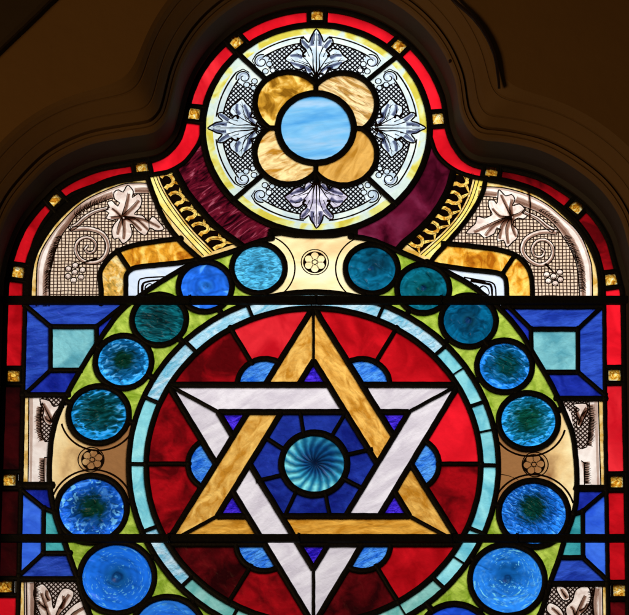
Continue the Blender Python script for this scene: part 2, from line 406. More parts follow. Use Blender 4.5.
# top medallion -------------------------------------------------
DC = P(315.9, 128)
st('medallion', circ(DC, 37.9*mk_, 80), 6.6, True)
for (x, y) in ((289, 103), (343, 104), (289, 153), (343, 154)):
    c = P(x, y); o = P(315.9, 128.2); sx = 1 if x > 315 else -1; sy = 1 if y < 128 else -1
    a = [p for p in circ(c, 34*mk_, 240)]
    ok = [(p[0]-o[0])*sx > -.3 and (p[1]-o[1])*sy > -.3 for p in a]
    seq = []
    for k0 in [i for i in range(240) if ok[i] and not ok[i-1]]:
        run = []; i = k0
        while ok[i % 240]: run.append(a[i % 240]); i += 1
        if len(run) > len(seq): seq = run
    st('medallion', seq[::4]+[seq[-1]], 6, ends=False)
for a_, b_ in (((315.9, 75), (315.9, 92)), ((315.9, 164), (315.9, 183)), ((262, 128), (279, 128)), ((353, 128.4), (371, 128.4))):
    stp('medallion', [a_, b_], 5.2, ends=False)
for q in ([(236, 51.5), (266, 79.5)], [(397, 56.5), (368.5, 79.5)], [(262, 175.5), (231.5, 201.8)], [(367.5, 177.5), (397.5, 206)]):
    stp('medallion', q, 5.2, ends=False)

# star and circle band -------------------------------------------
C0 = P(313.6, 463.7); K = hs(313, 464)
def cp(r, a): return pol(C0, r*K, a)
st('circle_band', circ(C0, 184.8*K, 140), 5.6, True)
st('circle_band', circ(C0, 167.2*K, 140), 5.8, True)
def angof(px, py):
    c = P(px, py); return math.degrees(atan2(c[1]-C0[1], c[0]-C0[0]))
for x, y, ww in ((249.8, 310, 3.4), (189.3, 345, 3.6), (151, 399.5, 3.4), (381, 312, 3.6), (441, 350, 3.8), (458.8, 371, 1.3), (475, 404.6, 3.4), (137, 463.8, 3.4), (148, 529.6, 3.4), (185, 583.5, 3.8), (485.6, 431, 1.3), (489, 465, 3.4), (476.7, 530.5, 3.4), (441.7, 585.5, 3.6), (458.8, 559.7, 1.2), (401, 607, 1.2), (234, 615, 3.4)):
    a = angof(x, y); st('circle_band', [cp(166, a), cp(186, a)], ww, ends=False)
DO, DI = 84.4, 55.2
def line(d, na, t0, t1, w_, grp='star'):
    n = (cos(radians(na)), sin(radians(na))); t = (-n[1], n[0])
    f = lambda u: (C0[0]+K*(d*n[0]+u*t[0]), C0[1]+K*(d*n[1]+u*t[1]))
    st(grp, [f(t0), f(t1)], w_, ends=False)
over = {60: 30, 120: 90, 180: 150, 240: 210, 300: 270, 0: 330}       # crossing angle -> normal of the band on top
for na in (30, 90, 150, 210, 270, 330):
    for d in (DO, DI):
        w_ = 6.0 if d == DO else 5.8
        tl = 1.7320508*d
        lo, hi = (DI-d/2)/.8660254, (DO-d/2)/.8660254
        gp, gm = over[(na+30) % 360] != na, over[(na-30) % 360] != na    # is this band underneath there?
        segs = [(-tl, tl)]
        if gp: segs = [q for s_ in segs for q in ((s_[0], lo), (hi, s_[1]))]
        if gm: segs = [q for s_ in segs for q in (((s_[0], -hi), (-lo, s_[1])) if s_[0] < -hi and s_[1] > -lo else (s_,))]
        for a, b in segs: line(d, na, a, b, w_)
for a in range(30, 390, 60):
    st('star', [cp(2*DI, a), cp(2*DO, a)], 3.4 if a != 90 else 2.8, ends=False)
st('star', circ(C0 if 0 else P(314.4, 463.6), 33*K, 60), 6.4, True)
SC = P(314.4, 463.6)
for a_, b_ in (((300.3, 412), (304, 436)), ((346, 412), (332, 436)), ((373, 449), (344, 455)), ((362, 488), (341, 477)), ((330, 516), (325, 491)), ((285, 516), (297, 490)), ((256, 481), (286, 474)), ((265, 437), (287, 451))):
    stp('star', [a_, b_], 4, ends=False)
for a in range(0, 360, 60):
    nc = cp(97.5, a)
    st(LB, circ(nc, 28*K, 100, a-61, a+61), 5.4, ends=False)
    st(LB, [cp(125, a), cp(168, a)], 4.2 if a in (0, 180) else 4.6)

# roundels -------------------------------------------------------
RD = [  # px, py, r, rim, mid, core, cr, options
 (258.5, 268.2, 23.7, (74, 176, 222), (62, 160, 208), (50, 140, 182), .3, dict(wave=(.30, .10), wamp=.5, wrot=8, hl=.5)),
 (205.3, 286.6, 23.9, (36, 108, 230), (28, 98, 220), (40, 116, 220), .3, dict(wave=(.7, .5), wamp=.35, wrot=30, hl=.5, knob=.1)),
 (159.3, 319.7, 24.2, (10, 92, 104), (8, 66, 74), (6, 48, 52), .4, dict(wave=(.5, .15), wamp=.6, wrot=-12, rag=.3, knob=.07)),
 (123.6, 361.8, 25.2, (44, 168, 252), (12, 92, 150), (5, 46, 34), .58, dict(off=(-.02, .08), hl=.7, soft=.08, wave=(.34, .17), wamp=.35, wrot=20, rag=.45)),
 (98.9, 414.5, 27.3, (22, 140, 214), (8, 84, 108), (5, 54, 52), .6, dict(off=(.05, .1), wave=(.38, .16), wamp=.5, wrot=12, soft=.1, rag=.9, hl=.35)),
 (91.8, 508.8, 32.2, (34, 112, 242), (16, 80, 176), (6, 48, 36), .56, dict(off=(.05, .04), speck=.9, soft=.12, rag=.35, wave=(.3, .2), wamp=.3, wrot=20, hl=.3)),
 (117.1, 577.3, 34.5, (28, 112, 232), (22, 98, 206), (16, 82, 150), .42, dict(off=(0, -.02), soft=.04, wave=(.9, .5), wamp=.14, rag=.15, knob=.13, dash=.6, wrot=-20)),
 (167.7, 631.5, 33.5, (46, 130, 240), (30, 100, 214), (20, 90, 160), .4, dict(soft=.04, wave=(.6, .5), wamp=.15, dash=.5)),
 (371.8, 268.8, 23.4, (8, 92, 126), (6, 72, 100), (10, 60, 84), .36, dict(wave=(.45, .4), wamp=.42, off=(.2, .2), rag=.3, knob=.1)),
 (423.3, 288.4, 23.3, (8, 100, 124), (6, 84, 100), (4, 66, 72), .45, dict(wave=(.4, .4), wamp=.4, wrot=20, rag=.4, knob=.11)),
 (468.5, 320.8, 24.6, (4, 88, 128), (4, 66, 100), (10, 60, 84), .36, dict(wave=(.4, .35), wamp=.4, wrot=40, rag=.3, knob=.12)),
 (504.6, 366.1, 24.7, (30, 130, 234), (8, 88, 140), (3, 62, 66), .56, dict(off=(.08, .06), wave=(.36, .18), wamp=.42, wrot=-25, soft=.1, rag=.6, hl=.45)),
 (528.4, 421, 26.9, (40, 160, 246), (12, 108, 148), (6, 66, 54), .62, dict(off=(0, .08), radial=.35, wave=(.32, .12), wamp=.42, wrot=12, rag=.55, hl=.5)),
 (533.7, 513.4, 31.9, (38, 134, 252), (18, 96, 196), (4, 54, 46), .56, dict(off=(-.05, .16), wave=(.22, .10), wamp=.4, wrot=-35, soft=.06, rag=.35, hl=.55)),
 (507.5, 579.7, 34.5, (40, 132, 238), (30, 116, 216), (14, 84, 156), .42, dict(off=(.02, .2), soft=.05, wave=(.5, .4), wamp=.16, dash=1., knob=.11, rag=.2, speck=.2)),
 (455, 638.5, 33.5, (30, 78, 216), (22, 58, 190), (18, 56, 160), .4, dict(soft=.05, wave=(.5, .4), wamp=.2)),
]
rcent = []
for x, y, r, *_ in RD:
    c = P(x, y); k = hs(x, y); rcent.append((c, r*k))
    edges(circ(c, (r+3)*k, 60), True, 0)
ovalL = [(271.5, 238), (256, 242.5), (237, 250), (215, 257), (195, 263), (172, 275), (140, 296), (121, 311), (103, 335), (80, 371), (62, 405), (53, 432), (49.6, 462), (50.5, 490), (56, 516), (64.5, 541), (71, 560), (78, 579), (88.5, 611), (104, 640), (128, 676)]
ovalR = [(351, 236.3), (372, 240), (396, 250), (421, 260.6), (453, 275), (474, 287.5), (501.5, 310), (521, 333), (534, 355), (547, 376.5), (557.5, 397), (565.5, 415), (572.5, 434), (576, 460), (577, 485), (574.5, 510), (564.5, 540), (558.5, 560), (551.5, 579), (541, 612), (524, 642), (500, 676)]
stp(LB, [(317, 234.2), (296, 233.6), (282, 231.5), (269, 233)], 8.5, ends=False); stp(LB, [(315, 234.2), (334, 233.8), (346, 231.5), (358, 231.5)], 8.5, ends=False); stp(LB, [(271, 232), (271.5, 240)], 7, ends=False); stp(LB, [(352, 230), (351, 238)], 7, ends=False)
stp(LB, ovalL, 5.4); stp(LB, ovalR, 5.4)
def conn(i, j, w_=5.5):
    (a, ra), (b, rb) = rcent[i], rcent[j]; L = hypot(b[0]-a[0], b[1]-a[1]); ux, uy = (b[0]-a[0])/L, (b[1]-a[1])/L
    st(LB, [(a[0]+ux*(ra+1.5), a[1]+uy*(ra+1.5)), (b[0]-ux*(rb+1.5), b[1]-uy*(rb+1.5))], w_, ends=False)
for i, j in ((0, 1), (1, 2), (2, 3), (3, 4), (5, 6), (6, 7), (8, 9), (9, 10), (10, 11), (11, 12), (13, 14), (14, 15)): conn(i, j)
def nearest(p, poly):
    best = None
    for i in range(len(poly)-1):
        a, b = poly[i], poly[i+1]; dx, dy = b[0]-a[0], b[1]-a[1]
        t = max(0, min(1, ((p[0]-a[0])*dx+(p[1]-a[1])*dy)/((dx*dx+dy*dy) or 1)))
        q = (a[0]+t*dx, a[1]+t*dy); d = hypot(p[0]-q[0], p[1]-q[1])
        if best is None or d < best[0]: best = (d, q)
    return best
oL, oR = crv(PP(ovalL)), crv(PP(ovalR))
for i, (c, r) in enumerate(rcent):
    d, q = nearest(c, oL if i < 8 else oR)
    for tgt in (q, pol(C0, 184.8*K, math.degrees(atan2(c[1]-C0[1], c[0]-C0[0])))):
        L = hypot(tgt[0]-c[0], tgt[1]-c[1]); ux, uy = (tgt[0]-c[0])/L, (tgt[1]-c[1])/L
        e = 1 if tgt is q else 1
        st(LB, [(c[0]+ux*(r+1.5), c[1]+uy*(r+1.5)), (tgt[0]+ux*e, tgt[1]+uy*e)], 5.5, ends=False)
# top cream piece lower edge follows the circle band
# corner frames, left and right ----------------------------------
L_ = LB
stp(L_, [(25, 305), (50.8, 326.5)], 4.4); stp(L_, [(125, 304), (96.7, 326.5)], 4.4); stp(L_, [(26, 393), (50.8, 370)], 4.4)
stp(L_, [(50.8, 326.5), (96.7, 326.5)], 4.8, ends=False); stp(L_, [(50.8, 326.5), (50.8, 370.2)], 4.4, ends=False); stp(L_, [(50.8, 370.2), (83, 370.2)], 4.8, ends=False)
stp(L_, [(96.7, 326.5), (96.7, 347)], 4.8, ends=False)
stp(L_, [(24, 302), (132, 302)], 4.5, ends=False)
stp(L_, [(23, 394.7), (68, 394.7)], 5.2); stp(L_, [(20.5, 485.5), (51, 485.5)], 7.5)
stp(L_, [(21, 489.5), (44, 508)], 4.2); stp(L_, [(44, 508), (55, 512)], 4.2); stp(L_, [(44, 508), (43.6, 553)], 4.6, ends=False)
stp(L_, [(43.6, 553), (70, 553)], 4.6); stp(L_, [(43.6, 553), (19, 576)], 4.4); stp(L_, [(18.5, 578.8), (79, 578.8)], 5.2)
stp(L_, [(603, 306.6), (501, 306.6)], 5.2, ends=False)
stp(L_, [(602, 306.6), (578, 329)], 4.4); stp(L_, [(509, 307), (531.2, 329)], 4.4); stp(L_, [(578, 372), (605, 395)], 4.4)
stp(L_, [(531.2, 329), (578, 329)], 4.8, ends=False); stp(L_, [(578, 329), (578, 372)], 4.6, ends=False); stp(L_, [(543.5, 372), (578, 372)], 4.8, ends=False)
stp(L_, [(531.2, 329), (531.2, 351)], 4.8, ends=False)
stp(L_, [(557, 398.4), (605, 398.4)], 5.4); stp(L_, [(577, 488), (606.5, 488)], 6.6)
stp(L_, [(606.5, 491), (583, 511)], 4.2); stp(L_, [(583, 511), (574, 514)], 4.2); stp(L_, [(583, 511), (583, 557)], 4.6, ends=False)
stp(L_, [(560, 557.3), (583, 557.3)], 4.6); stp(L_, [(583, 557.3), (607.5, 580)], 4.4); stp(L_, [(550, 583.4), (607.5, 583.4)], 5.2)
# panels above the first bar ---------------------------------------
stp(L_, [(101.3, 303), (101.3, 290)]+cE((265, 450), (300, 392), (350, 352), (440, 325), (600, 302))+[(181, 239)], 5)
# strip edges
sLl = [(146.5, 172)]+cF((52, 120), (78, 200), (152, 370), (250, 500), (372, 612))
sLr = cF((215, 60), (240, 110), (290, 200), (370, 300), (470, 410), (590, 500))
stp(L_, sLl, 5, ends=False); stp(L_, sLr+[(243, 246.5)], 7, ends=False)
stp(L_, [(126.3, 303), (126, 285), (126.5, 275), (132.5, 268.5), (147, 266), (176.6, 263), (197, 260)], 5)
stp(L_, [(117.5, 251.5), (130, 270)], 4.6)
sRl = cH((392, 66), (382, 100), (350, 200), (270, 330), (180, 430), (80, 515), (50, 550))
sRr = cH((592, 100), (585, 140), (558, 230), (470, 370), (370, 490), (270, 600), (245, 640))
stp(L_, sRl, 7, ends=False); stp(L_, sRr, 5, ends=False)
stp(L_, [(441, 243.3), (450, 243.8), (479.6, 247), (502.4, 250.5), (518.3, 257), (528.5, 268.5), (532.2, 284), (532.6, 308)], 5, ends=False)
stp(L_, [(427, 262), (436, 264.5), (450, 267), (477.3, 270.5), (495.5, 272.6), (503.5, 276), (506.5, 284), (507, 306)], 5)
stp(L_, [(514.5, 256), (502.5, 274)], 4.6)

# ---------------------------------------------------------------- painted decoration
REG = []                                   # (polygon in plane coords, material)
INK = []                                   # (seed px of its pane, verts, faces, material)
INKD = [0]
def region(poly, mat, only=None):
    edges(poly, True, 1); REG.append((poly, mat, only))
def brush(pane, pts, w0, w1=None, mat='ink', closed=False, depth=None):
    """painted line whose width runs from w0 to w1"""
    w1 = w0 if w1 is None else w1; n = len(pts); v, f = [], []
    INKD[0] = (INKD[0]+1) % 37; dp = (.22 if mat != 'ink' else .45)+INKD[0]*.005
    for i, p in enumerate(pts):
        a = pts[i-1] if (i or closed) else p; c = pts[(i+1) % n] if (i < n-1 or closed) else p
        tx, ty = c[0]-a[0], c[1]-a[1]; L = hypot(tx, ty) or 1; nx, ny = -ty/L, tx/L
        u = i/max(1, n-1); ww = (w0+(w1-w0)*u)/2*random.uniform(.9, 1.1)
        v += [W(p[0]+nx*ww, p[1]+ny*ww, dp), W(p[0]-nx*ww, p[1]-ny*ww, dp)]
    for i in range(n if closed else n-1):
        j = (i+1) % n; f.append((2*i, 2*i+1, 2*j+1, 2*j))
    INK.append((pane, v, f, mat))
def outline(pane, poly, w_=1.1, fill=None):
    if fill: region(poly, fill)
    brush(pane, poly, w_, w_, closed=True)
def band(pane, pts, w0, w1, fill, ow=1.0):
    pts = crv(pts, 2.5); n = len(pts); a, b = [], []
    for i, p in enumerate(pts):
        q, c = pts[max(0, i-1)], pts[min(n-1, i+1)]; tx, ty = c[0]-q[0], c[1]-q[1]; L = hypot(tx, ty) or 1
        ww = (w0+(w1-w0)*i/(n-1))/2; a.append((p[0]-ty/L*ww, p[1]+tx/L*ww)); b.append((p[0]+ty/L*ww, p[1]-tx/L*ww))
    outline(pane, a+b[::-1], ow, fill)
def wash(pane, pts, w_, mat='wash', n=3):
    for k in range(n): brush(pane, pts, w_*(1-.3*k), w_*(1-.3*k)*.6, mat)
def fur(pane, pts, length, gap, w_=.8, bend=.5, side=1):
    pts = resample(pts, False, gap)
    for i in range(1, len(pts)-1):
        a, c = pts[i-1], pts[i+1]; L = hypot(c[0]-a[0], c[1]-a[1]); t = ((c[0]-a[0])/L, (c[1]-a[1])/L); n = (-t[1]*side, t[0]*side)
        l = length*random.uniform(.65, 1.15); p = pts[i]
        brush(pane, [p, (p[0]+n[0]*l*.5+t[0]*l*.12*bend, p[1]+n[1]*l*.5+t[1]*l*.12*bend), (p[0]+n[0]*l+t[0]*l*bend, p[1]+n[1]*l+t[1]*l*bend)], w_*1.3, .25)
def lerp(a, b, t): return (a[0]+(b[0]-a[0])*t, a[1]+(b[1]-a[1])*t)

# medallion ring: one painted leaf per quarter, lattice, scrolls
HALF = [(109, 0), (104, 3.2), (99.5, 6), (94.3, 7.4), (98.5, 12), (98.8, 16), (94, 16.6), (90.9, 14.8), (85.2, 9.9), (82.2, 12.3), (86.5, 17), (85.5, 23), (80.6, 27), (74.9, 32), (71, 27), (65, 21.5), (64.4, 16), (66.2, 12.3), (61, 10.5), (58.5, 8), (60.5, 4.5), (55, 1.2)]
leafname = {0: 'e', 90: 'n', 180: 'w', 270: 's'}
QP = {0: (422, 128), 90: (316, 32), 180: (211, 128), 270: (316, 226)}
for ax in (0, 90, 180, 270):
    pane = QP[ax]; A_ = radians(ax)
    cx = (DC[0]+MC[0])/2 if ax in (0, 180) else MC[0]
    jr = random.Random(ax); jw = [jr.uniform(-1.1, 1.1) for _ in range(97)]
    def lc(r, t, A_=A_, sg=1):
        q_ = int(r*7+t*13+(sg+1)*31); r = r*mk_+jw[q_ % 97]*.55; t = t*mk_*sg+jw[(q_*5) % 97]*.55*(1 if t else .3); return (MC[0]+r*cos(A_)-t*sin(A_), MC[1]+r*sin(A_)+t*cos(A_))
    # lattice field
    fld = [pol(MC, 94.5*mk_, ax+a) for a in range(-37, 38, 3)]+[pol(MC, 50*mk_, ax+a) for a in range(42, -43, -6)]
    region(fld, 'hatchring')
    ws = [pol(MC, 110.5*mk_, ax+a) for a in range(-46, 47, 4)]+[pol(MC, 103.5*mk_, ax+a) for a in range(46, -47, -4)]
    region(ws, 'ringstain')
    for sg in (-1, 1):
        brush(pane, [pol(MC, 101*mk_, ax+sg*a) for a in range(7, 38, 2)], 1.5, 1.7)
        brush(pane, [pol(MC, 94.5*mk_, ax+sg*a) for a in range(9, 36, 2)], 1.5, 1.5)
        # scroll end with berries
        c = pol(MC, 91.5*mk_, ax+sg*37.2); a0 = ax+sg*8
        sp = [pol(c, 7.5*(1-t/22)+.6, ax+sg*(-20+t*24)) for t in [k/3 for k in range(58)]]
        region(circ(c, 7.6, 20), 'leafw'); brush(pane, sp, 1.5, 1.1)
        brush(pane, [pol(c, 4.6, ax+sg*(-20+t*24)) for t in range(9)], 2.4, 1., 'washb')
        for (rr, aa, rad) in ((80.5, 39.5, 3.0), (84.5, 34.0, 3.0), (77.0, 34.8, 2.7), (72.5, 39.4, 2.2)):
            outline(pane, circ(pol(MC, rr*mk_, ax+sg*aa), rad, 12), 1.1, 'leafw')
        brush(pane, [pol(MC, 101*mk_, ax+sg*37), pol(MC, 98*mk_, ax+sg*41.2), pol(MC, 91*mk_, ax+sg*42)], 1.4, 1.0)
    lw = 'leafv' if ax == 270 else 'leafw'
    hp = [lc(r, t) for r, t in HALF]; hm = [lc(r, t, sg=-1) for r, t in HALF]
    loop = crv(hp+hm[-2:0:-1], 2.2, True)
    region(loop, lw); brush(pane, loop, 1.7, 1.7, closed=True)
    wb = 'washb'
    for sg in (-1, 1):
        f = lambda *a: [lc(r, t, sg=sg) for r, t in a]
        # lobes: midrib, side veins, grey washes in the hollows
        for rib in (((58, 1), (68, 3), (80, 3.5), (91, 8), (97, 14)), ((58, 1.5), (66, 7), (72, 16), (75, 29)), ((60, 1), (68, 6), (77, 12), (83, 21))):
            brush(pane, crv(f(*rib), 2), 1.7, .35)
        for ws_ in (((66, 11), (69, 18), (72, 26)), ((77, 14), (80, 20), (79, 26)), ((88, 8), (93, 12), (97, 15)), ((62, 5), (66, 10), (66, 17)), ((90, 4), (98, 4.5), (104, 2))):
            wash(pane, crv(f(*ws_), 2), 5.0, wb, 3)
        for q in (((70, 8), (74, 18)), ((68, 10), (70, 21)), ((78, 7), (86, 10)), ((84, 5), (92, 7)), ((92, 3), (100, 3.4)), ((63, 3), (65, 9)), ((80, 16), (81, 24)), ((73, 22), (77, 26))):
            brush(pane, f(*q), 1.1, .25)
        brush(pane, crv(f((84.5, 10.5), (82, 12.8), (79.5, 13), (78.5, 10.5)), 1), 1.5, 3.0)     # dark eyelet
    brush(pane, [lc(58, 0), lc(70, 0), lc(88, 0), lc(106, 0)], 1.8, .5)
    brush(pane, [lc(96, 2.2), lc(104, 1.6)], 1., .3); brush(pane, [lc(96, -2.2), lc(104, -1.6)], 1., .3)

# left and right leaf panels
def side_panel(cc, pane, sgn, leaf, tube_o, tube_i, branch, tendril, grapes, veins, outer_fur, up_fur):
    q = lambda *a: PP(cc(*a))
    to, ti = crv(q(*tube_o), 4), crv(q(*tube_i), 4)
    brd = crv(leftI if sgn > 0 else rightI, 4)
    big = [p for p in brd]
    region(ti+q(*(((300, 640), (660, 420), (660, 104)) if sgn > 0 else ((300, 640), (-60, 420), (-60, 118)))), 'hatchpanel', 'vine_leaf_pane')
    region(to+ti[::-1], 'tube', 'vine_leaf_pane')
    lp = crv(q(*leaf), 2.2, True)
    def clip(pts):
        runs = [[]]
        for p in resample(pts, False, 2.5):
            if inpoly(p, lp): runs.append([])
            else: runs[-1].append(p)
        return [r for r in runs if len(r) > 2]
    tm = lambda u: [lerp(a, ti[min(len(ti)-1, int(i*len(ti)/len(to)))], u) for i, a in enumerate(to)]
    for r in clip(to): brush(pane, r, 1.3)
    for r in clip(ti): brush(pane, r, 1.2)
    for r in clip(tm(.66)): wash(pane, r+[r[-1]], 7.5, 'wash', 2)
    for r in clip(tm(.82)): brush(pane, r, 4., 4., 'wash')
    for r in clip(tm(.12)): brush(pane, r, 2., 2., 'wash')
    for s_, sd in outer_fur: fur(pane, crv(q(*s_), 3), 6.0, 1.9, 1.1, .5, sd)
    for b in branch:
        band(pane, q(*b[0]), b[1], b[2], 'leafb', 1.1)
        brush(pane, crv(q(*b[0]), 3), .9, .4); wash(pane, crv([(p[0]+.7, p[1]-1) for p in q(*b[0])], 3), b[1]*.5, 'wash', 2)
    band(pane, q(*tendril), 5.4, 2.6, 'leafb', 1.1)
    wash(pane, crv([(p[0]+.4, p[1]-.9) for p in q(*tendril)], 3), 2.6, 'wash', 2)
    outline(pane, lp, 1.25, 'leafb')
    for vn in veins:
        v_ = crv(q(*vn), 2); brush(pane, v_, 1.3, .3)
        wash(pane, [(p[0]+1.4, p[1]-1.2) for p in v_], 5.0, 'wash', 3)
    for g in grapes:
        c = q(g)[0]; outline(pane, circ(c, 3.1, 14), 1.1, 'leafb'); brush(pane, circ((c[0]+.3, c[1]-.4), 1.7, 12, 200, 380), 1.3, .5, 'wash'); brush(pane, circ(c, 1.7, 10, 190, 350), .5, .3)
EL = [(385, 68), (410, 95), (405, 122), (432, 105), (448, 130), (440, 165), (415, 195), (450, 200), (475, 225), (495, 205), (520, 225), (545, 260), (510, 268), (485, 255), (475, 270), (462, 288), (430, 270), (405, 240), (395, 238), (405, 270), (398, 298), (365, 325), (345, 300), (325, 305), (315, 270), (325, 240), (345, 215), (320, 222), (290, 212), (303, 190), (285, 180), (305, 165), (295, 145), (315, 135), (330, 150), (342, 160), (350, 145), (328, 130), (325, 100), (345, 88), (365, 98)]
pL = (66, 275)
side_panel(cE, pL, 1, EL,
    [(480, 60), (420, 58), (350, 68), (200, 134), (92, 232), (20, 331), (-8, 401), (-15, 470), (-17, 600)],
    [(480, 104), (400, 106), (330, 120), (255, 148), (195, 172), (155, 205), (128, 245), (100, 282), (72, 345), (52, 420), (42, 480), (40, 600)],
    [([(130, 262), (165, 240), (200, 208), (245, 182), (298, 168)], 5.5, 3.4)],
    [(135, 262), (180, 258), (230, 262), (275, 282), (298, 325), (290, 370), (262, 400), (218, 408), (178, 392), (158, 358), (163, 320), (190, 298), (222, 300), (245, 325), (238, 356), (215, 366), (198, 348), (212, 332)],
    [(125, 435), (155, 420), (187, 440), (123, 468), (153, 450), (180, 472), (148, 485)],
    [((360, 200), (375, 150), (385, 100)), ((360, 200), (400, 165), (430, 130)), ((365, 205), (420, 215), (470, 260)), ((365, 205), (450, 215), (520, 248)), ((360, 210), (365, 260), (362, 300)), ((355, 205), (330, 180), (310, 165)), ((358, 203), (325, 205), (305, 205)), ((360, 208), (345, 240), (335, 280)), ((366, 205), (400, 225), (440, 262))],
    [([(150, 210), (200, 172), (260, 148)], 1), ([(160, 215), (220, 168), (300, 135)], 1), ([(100, 285), (70, 350), (50, 430), (42, 540)], -1), ([(96, 290), (66, 360), (48, 440), (40, 540)], -1)], None)
brush(pL, PP(cE((250, 388), (200, 405), (165, 420))), 2.4, 1.2)
brush(pL, PP(cE((474, 110), (476, 190), (480, 260))), 1.2, .9)
GL = [(215, 88), (245, 115), (270, 108), (285, 130), (275, 158), (305, 150), (328, 172), (315, 187), (340, 202), (322, 216), (300, 212), (280, 225), (275, 242), (298, 265), (295, 300), (278, 315), (250, 340), (235, 310), (210, 315), (207, 290), (222, 262), (205, 255), (195, 280), (150, 300), (130, 282), (72, 280), (95, 250), (112, 235), (120, 205), (150, 212), (168, 206), (185, 195), (170, 165), (170, 135), (195, 135), (205, 150), (210, 120)]
pR = (566, 275)
side_panel(cG, pR, -1, GL,
    [(130, 74), (240, 80), (350, 112), (430, 155), (490, 205), (545, 253), (583, 306), (614, 388), (624, 450), (626, 600)],
    [(120, 118), (200, 122), (330, 165), (390, 190), (440, 225), (475, 262), (500, 300), (535, 360), (560, 440), (572, 600)],
    [([(455, 268), (420, 245), (385, 215), (325, 185)], 5.5, 3.4)],
    [(470, 275), (420, 272), (370, 282), (330, 310), (318, 355), (345, 395), (390, 418), (430, 405), (452, 370), (445, 330), (415, 308), (380, 315), (362, 345), (372, 378), (402, 382), (415, 360), (398, 346)],
    [(425, 460), (455, 468), (482, 450), (432, 488), (462, 498), (485, 482)],
    [((265, 200), (240, 150), (218, 105)), ((265, 200), (262, 160), (268, 125)), ((265, 202), (200, 225), (100, 270)), ((262, 205), (215, 200), (180, 165)), ((265, 208), (245, 255), (250, 320)), ((270, 205), (270, 250), (285, 290)), ((268, 200), (300, 190), (320, 175)), ((262, 205), (190, 240), (150, 285)), ((265, 205), (225, 240), (212, 300))],
    [([(385, 180), (430, 205), (465, 240)], 1), ([(495, 285), (530, 350), (560, 440), (572, 540)], 1), ([(500, 290), (536, 355), (566, 440), (577, 540)], 1)], None)
brush(pR, PP(cG((418, 412), (440, 435), (455, 450))), 2.4, 1.2)
brush(pR, PP(cG((345, 95), (352, 150), (350, 222))), 3.6, 2.6, 'wash'); brush(pR, PP(cG((346, 98), (352, 150), (351, 215))), 2.6, 2., 'wash'); brush(pR, PP(cG((346, 98), (353, 150), (350, 215))), 1.3, .8)

# scalloped gold strips
def strip(cc, pane, ya, yb, ga, gb, n, thin, flip):
    q = lambda a: crv(PP(cc(*a)), 3)
    A1, B1 = q(ya), q(yb); g1, g2 = q(ga), q(gb)
    allp = g1+g2[::-1]
    region(allp, 'ink'); region(A1+B1[::-1], 'yellow')
    brush(pane, A1, 1.0); brush(pane, B1, 1.0)
    def at(l, t): x = t*(len(l)-1); i = min(len(l)-2, max(0, int(x))); return lerp(l[i], l[i+1], x-i)
    brush(pane, [lerp(at(A1, t/30), at(B1, t/30), thin) for t in range(31)], .9)
    def lo(s_, nn): return lerp(at(g1, max(0, min(1, s_))), at(g2, max(0, min(1, s_))), nn)
    h = 1.0/n
    for i in range(n):
        s0 = (i+.5)*h
        mp = lambda *a: [lo(s0+x*h*flip, y) for x, y in a]
        band(pane, mp((-.16, .70), (-.34, .84), (-.52, 1.0)), 4.2, 1.6, 'goldleaf', .5)
        band(pane, mp((.14, .72), (.30, .86), (.46, 1.0)), 3.8, 1.6, 'goldleaf', .5)
        a_ = mp((-.26, .10), (-.33, .30), (-.30, .52), (-.16, .70), (.02, .76), (.18, .68), (.27, .48), (.24, .28), (.34, .08))
        band(pane, a_, 3.9, 4.6, 'goldleaf', .5)
        brush(pane, crv(mp((-.30, .30), (-.26, .52), (-.14, .64), (.02, .69)), 1.5), .7, .3)
        brush(pane, crv(mp((.20, .62), (.30, .5), (.28, .3), (.36, .12)), 1.5), .6, .9, 'stain')
        brush(pane, crv(mp((-.3, .80), (-.42, .92)), 1.5), .6, .3)
strip(cF, (165, 212), [(50, 105), (72, 170), (130, 290), (270, 460), (392, 590)], [(100, 95), (120, 150), (182, 262), (310, 435), (440, 570)],
      [(112, 90), (132, 150), (195, 262), (322, 430), (450, 562)], [(205, 50), (232, 120), (290, 220), (390, 340), (455, 412), (590, 515)], 5, .62, 1)
strip(cH, (456, 220), [(526, 100), (520, 140), (485, 245), (425, 350), (330, 458), (190, 585)], [(590, 100), (576, 140), (545, 240), (485, 352), (395, 462), (250, 605)],
      [(400, 60), (385, 110), (350, 205), (280, 310), (190, 410), (75, 500)], [(512, 85), (508, 130), (475, 235), (415, 342), (320, 450), (180, 575)], 5, .4, 1)

# flowers and arcs on the cream panes
def flower(pane, px, py, r, rot=0, dbl=True, tilt=0):
    c = P(px, py); k = hs(px, py)*r/13.4
    region(circ(c, 11.6*k, 36), 'ink')
    brush(pane, circ((c[0]+tilt, c[1]), 13.4*k, 40), 1.1, 1.1, closed=True)
    for i in range(6):
        p = pol(c, 6.9*k, rot+60*i); region(circ(p, 3.75*k, 14), pane[2]); brush(pane, circ(p, 3.95*k, 14), .45, .45, closed=True)
    region(circ(c, 4.9*k, 16), pane[2]); brush(pane, circ(c, 2.4*k, 14), .9, .9, closed=True)
def arcs(pane, i, dr, w_=1.5, a0=0, a1=360):
    c, r = rcent[i]; brush(pane, circ(c, r+dr, 80, a0, a1), w_, w_)
pT = (300, 240, 'creamtop'); flower(pT, 314.8, 262.3, 13.6, 90)
arcs(pT, 0, 12.8, 1.5, -60, 75); arcs(pT, 8, 12.8, 1.5, 105, 240)
pCL = (60, 455, 'cream'); flower(pCL, 92.3, 459.8, 13, 20, tilt=-1.2)
arcs(pCL, 4, 11, 2., 195, 345); arcs(pCL, 5, 9, 2., 25, 165)
pCR = (565, 455, 'creamright'); flower(pCR, 533.9, 464.6, 13, 5, tilt=1.2)
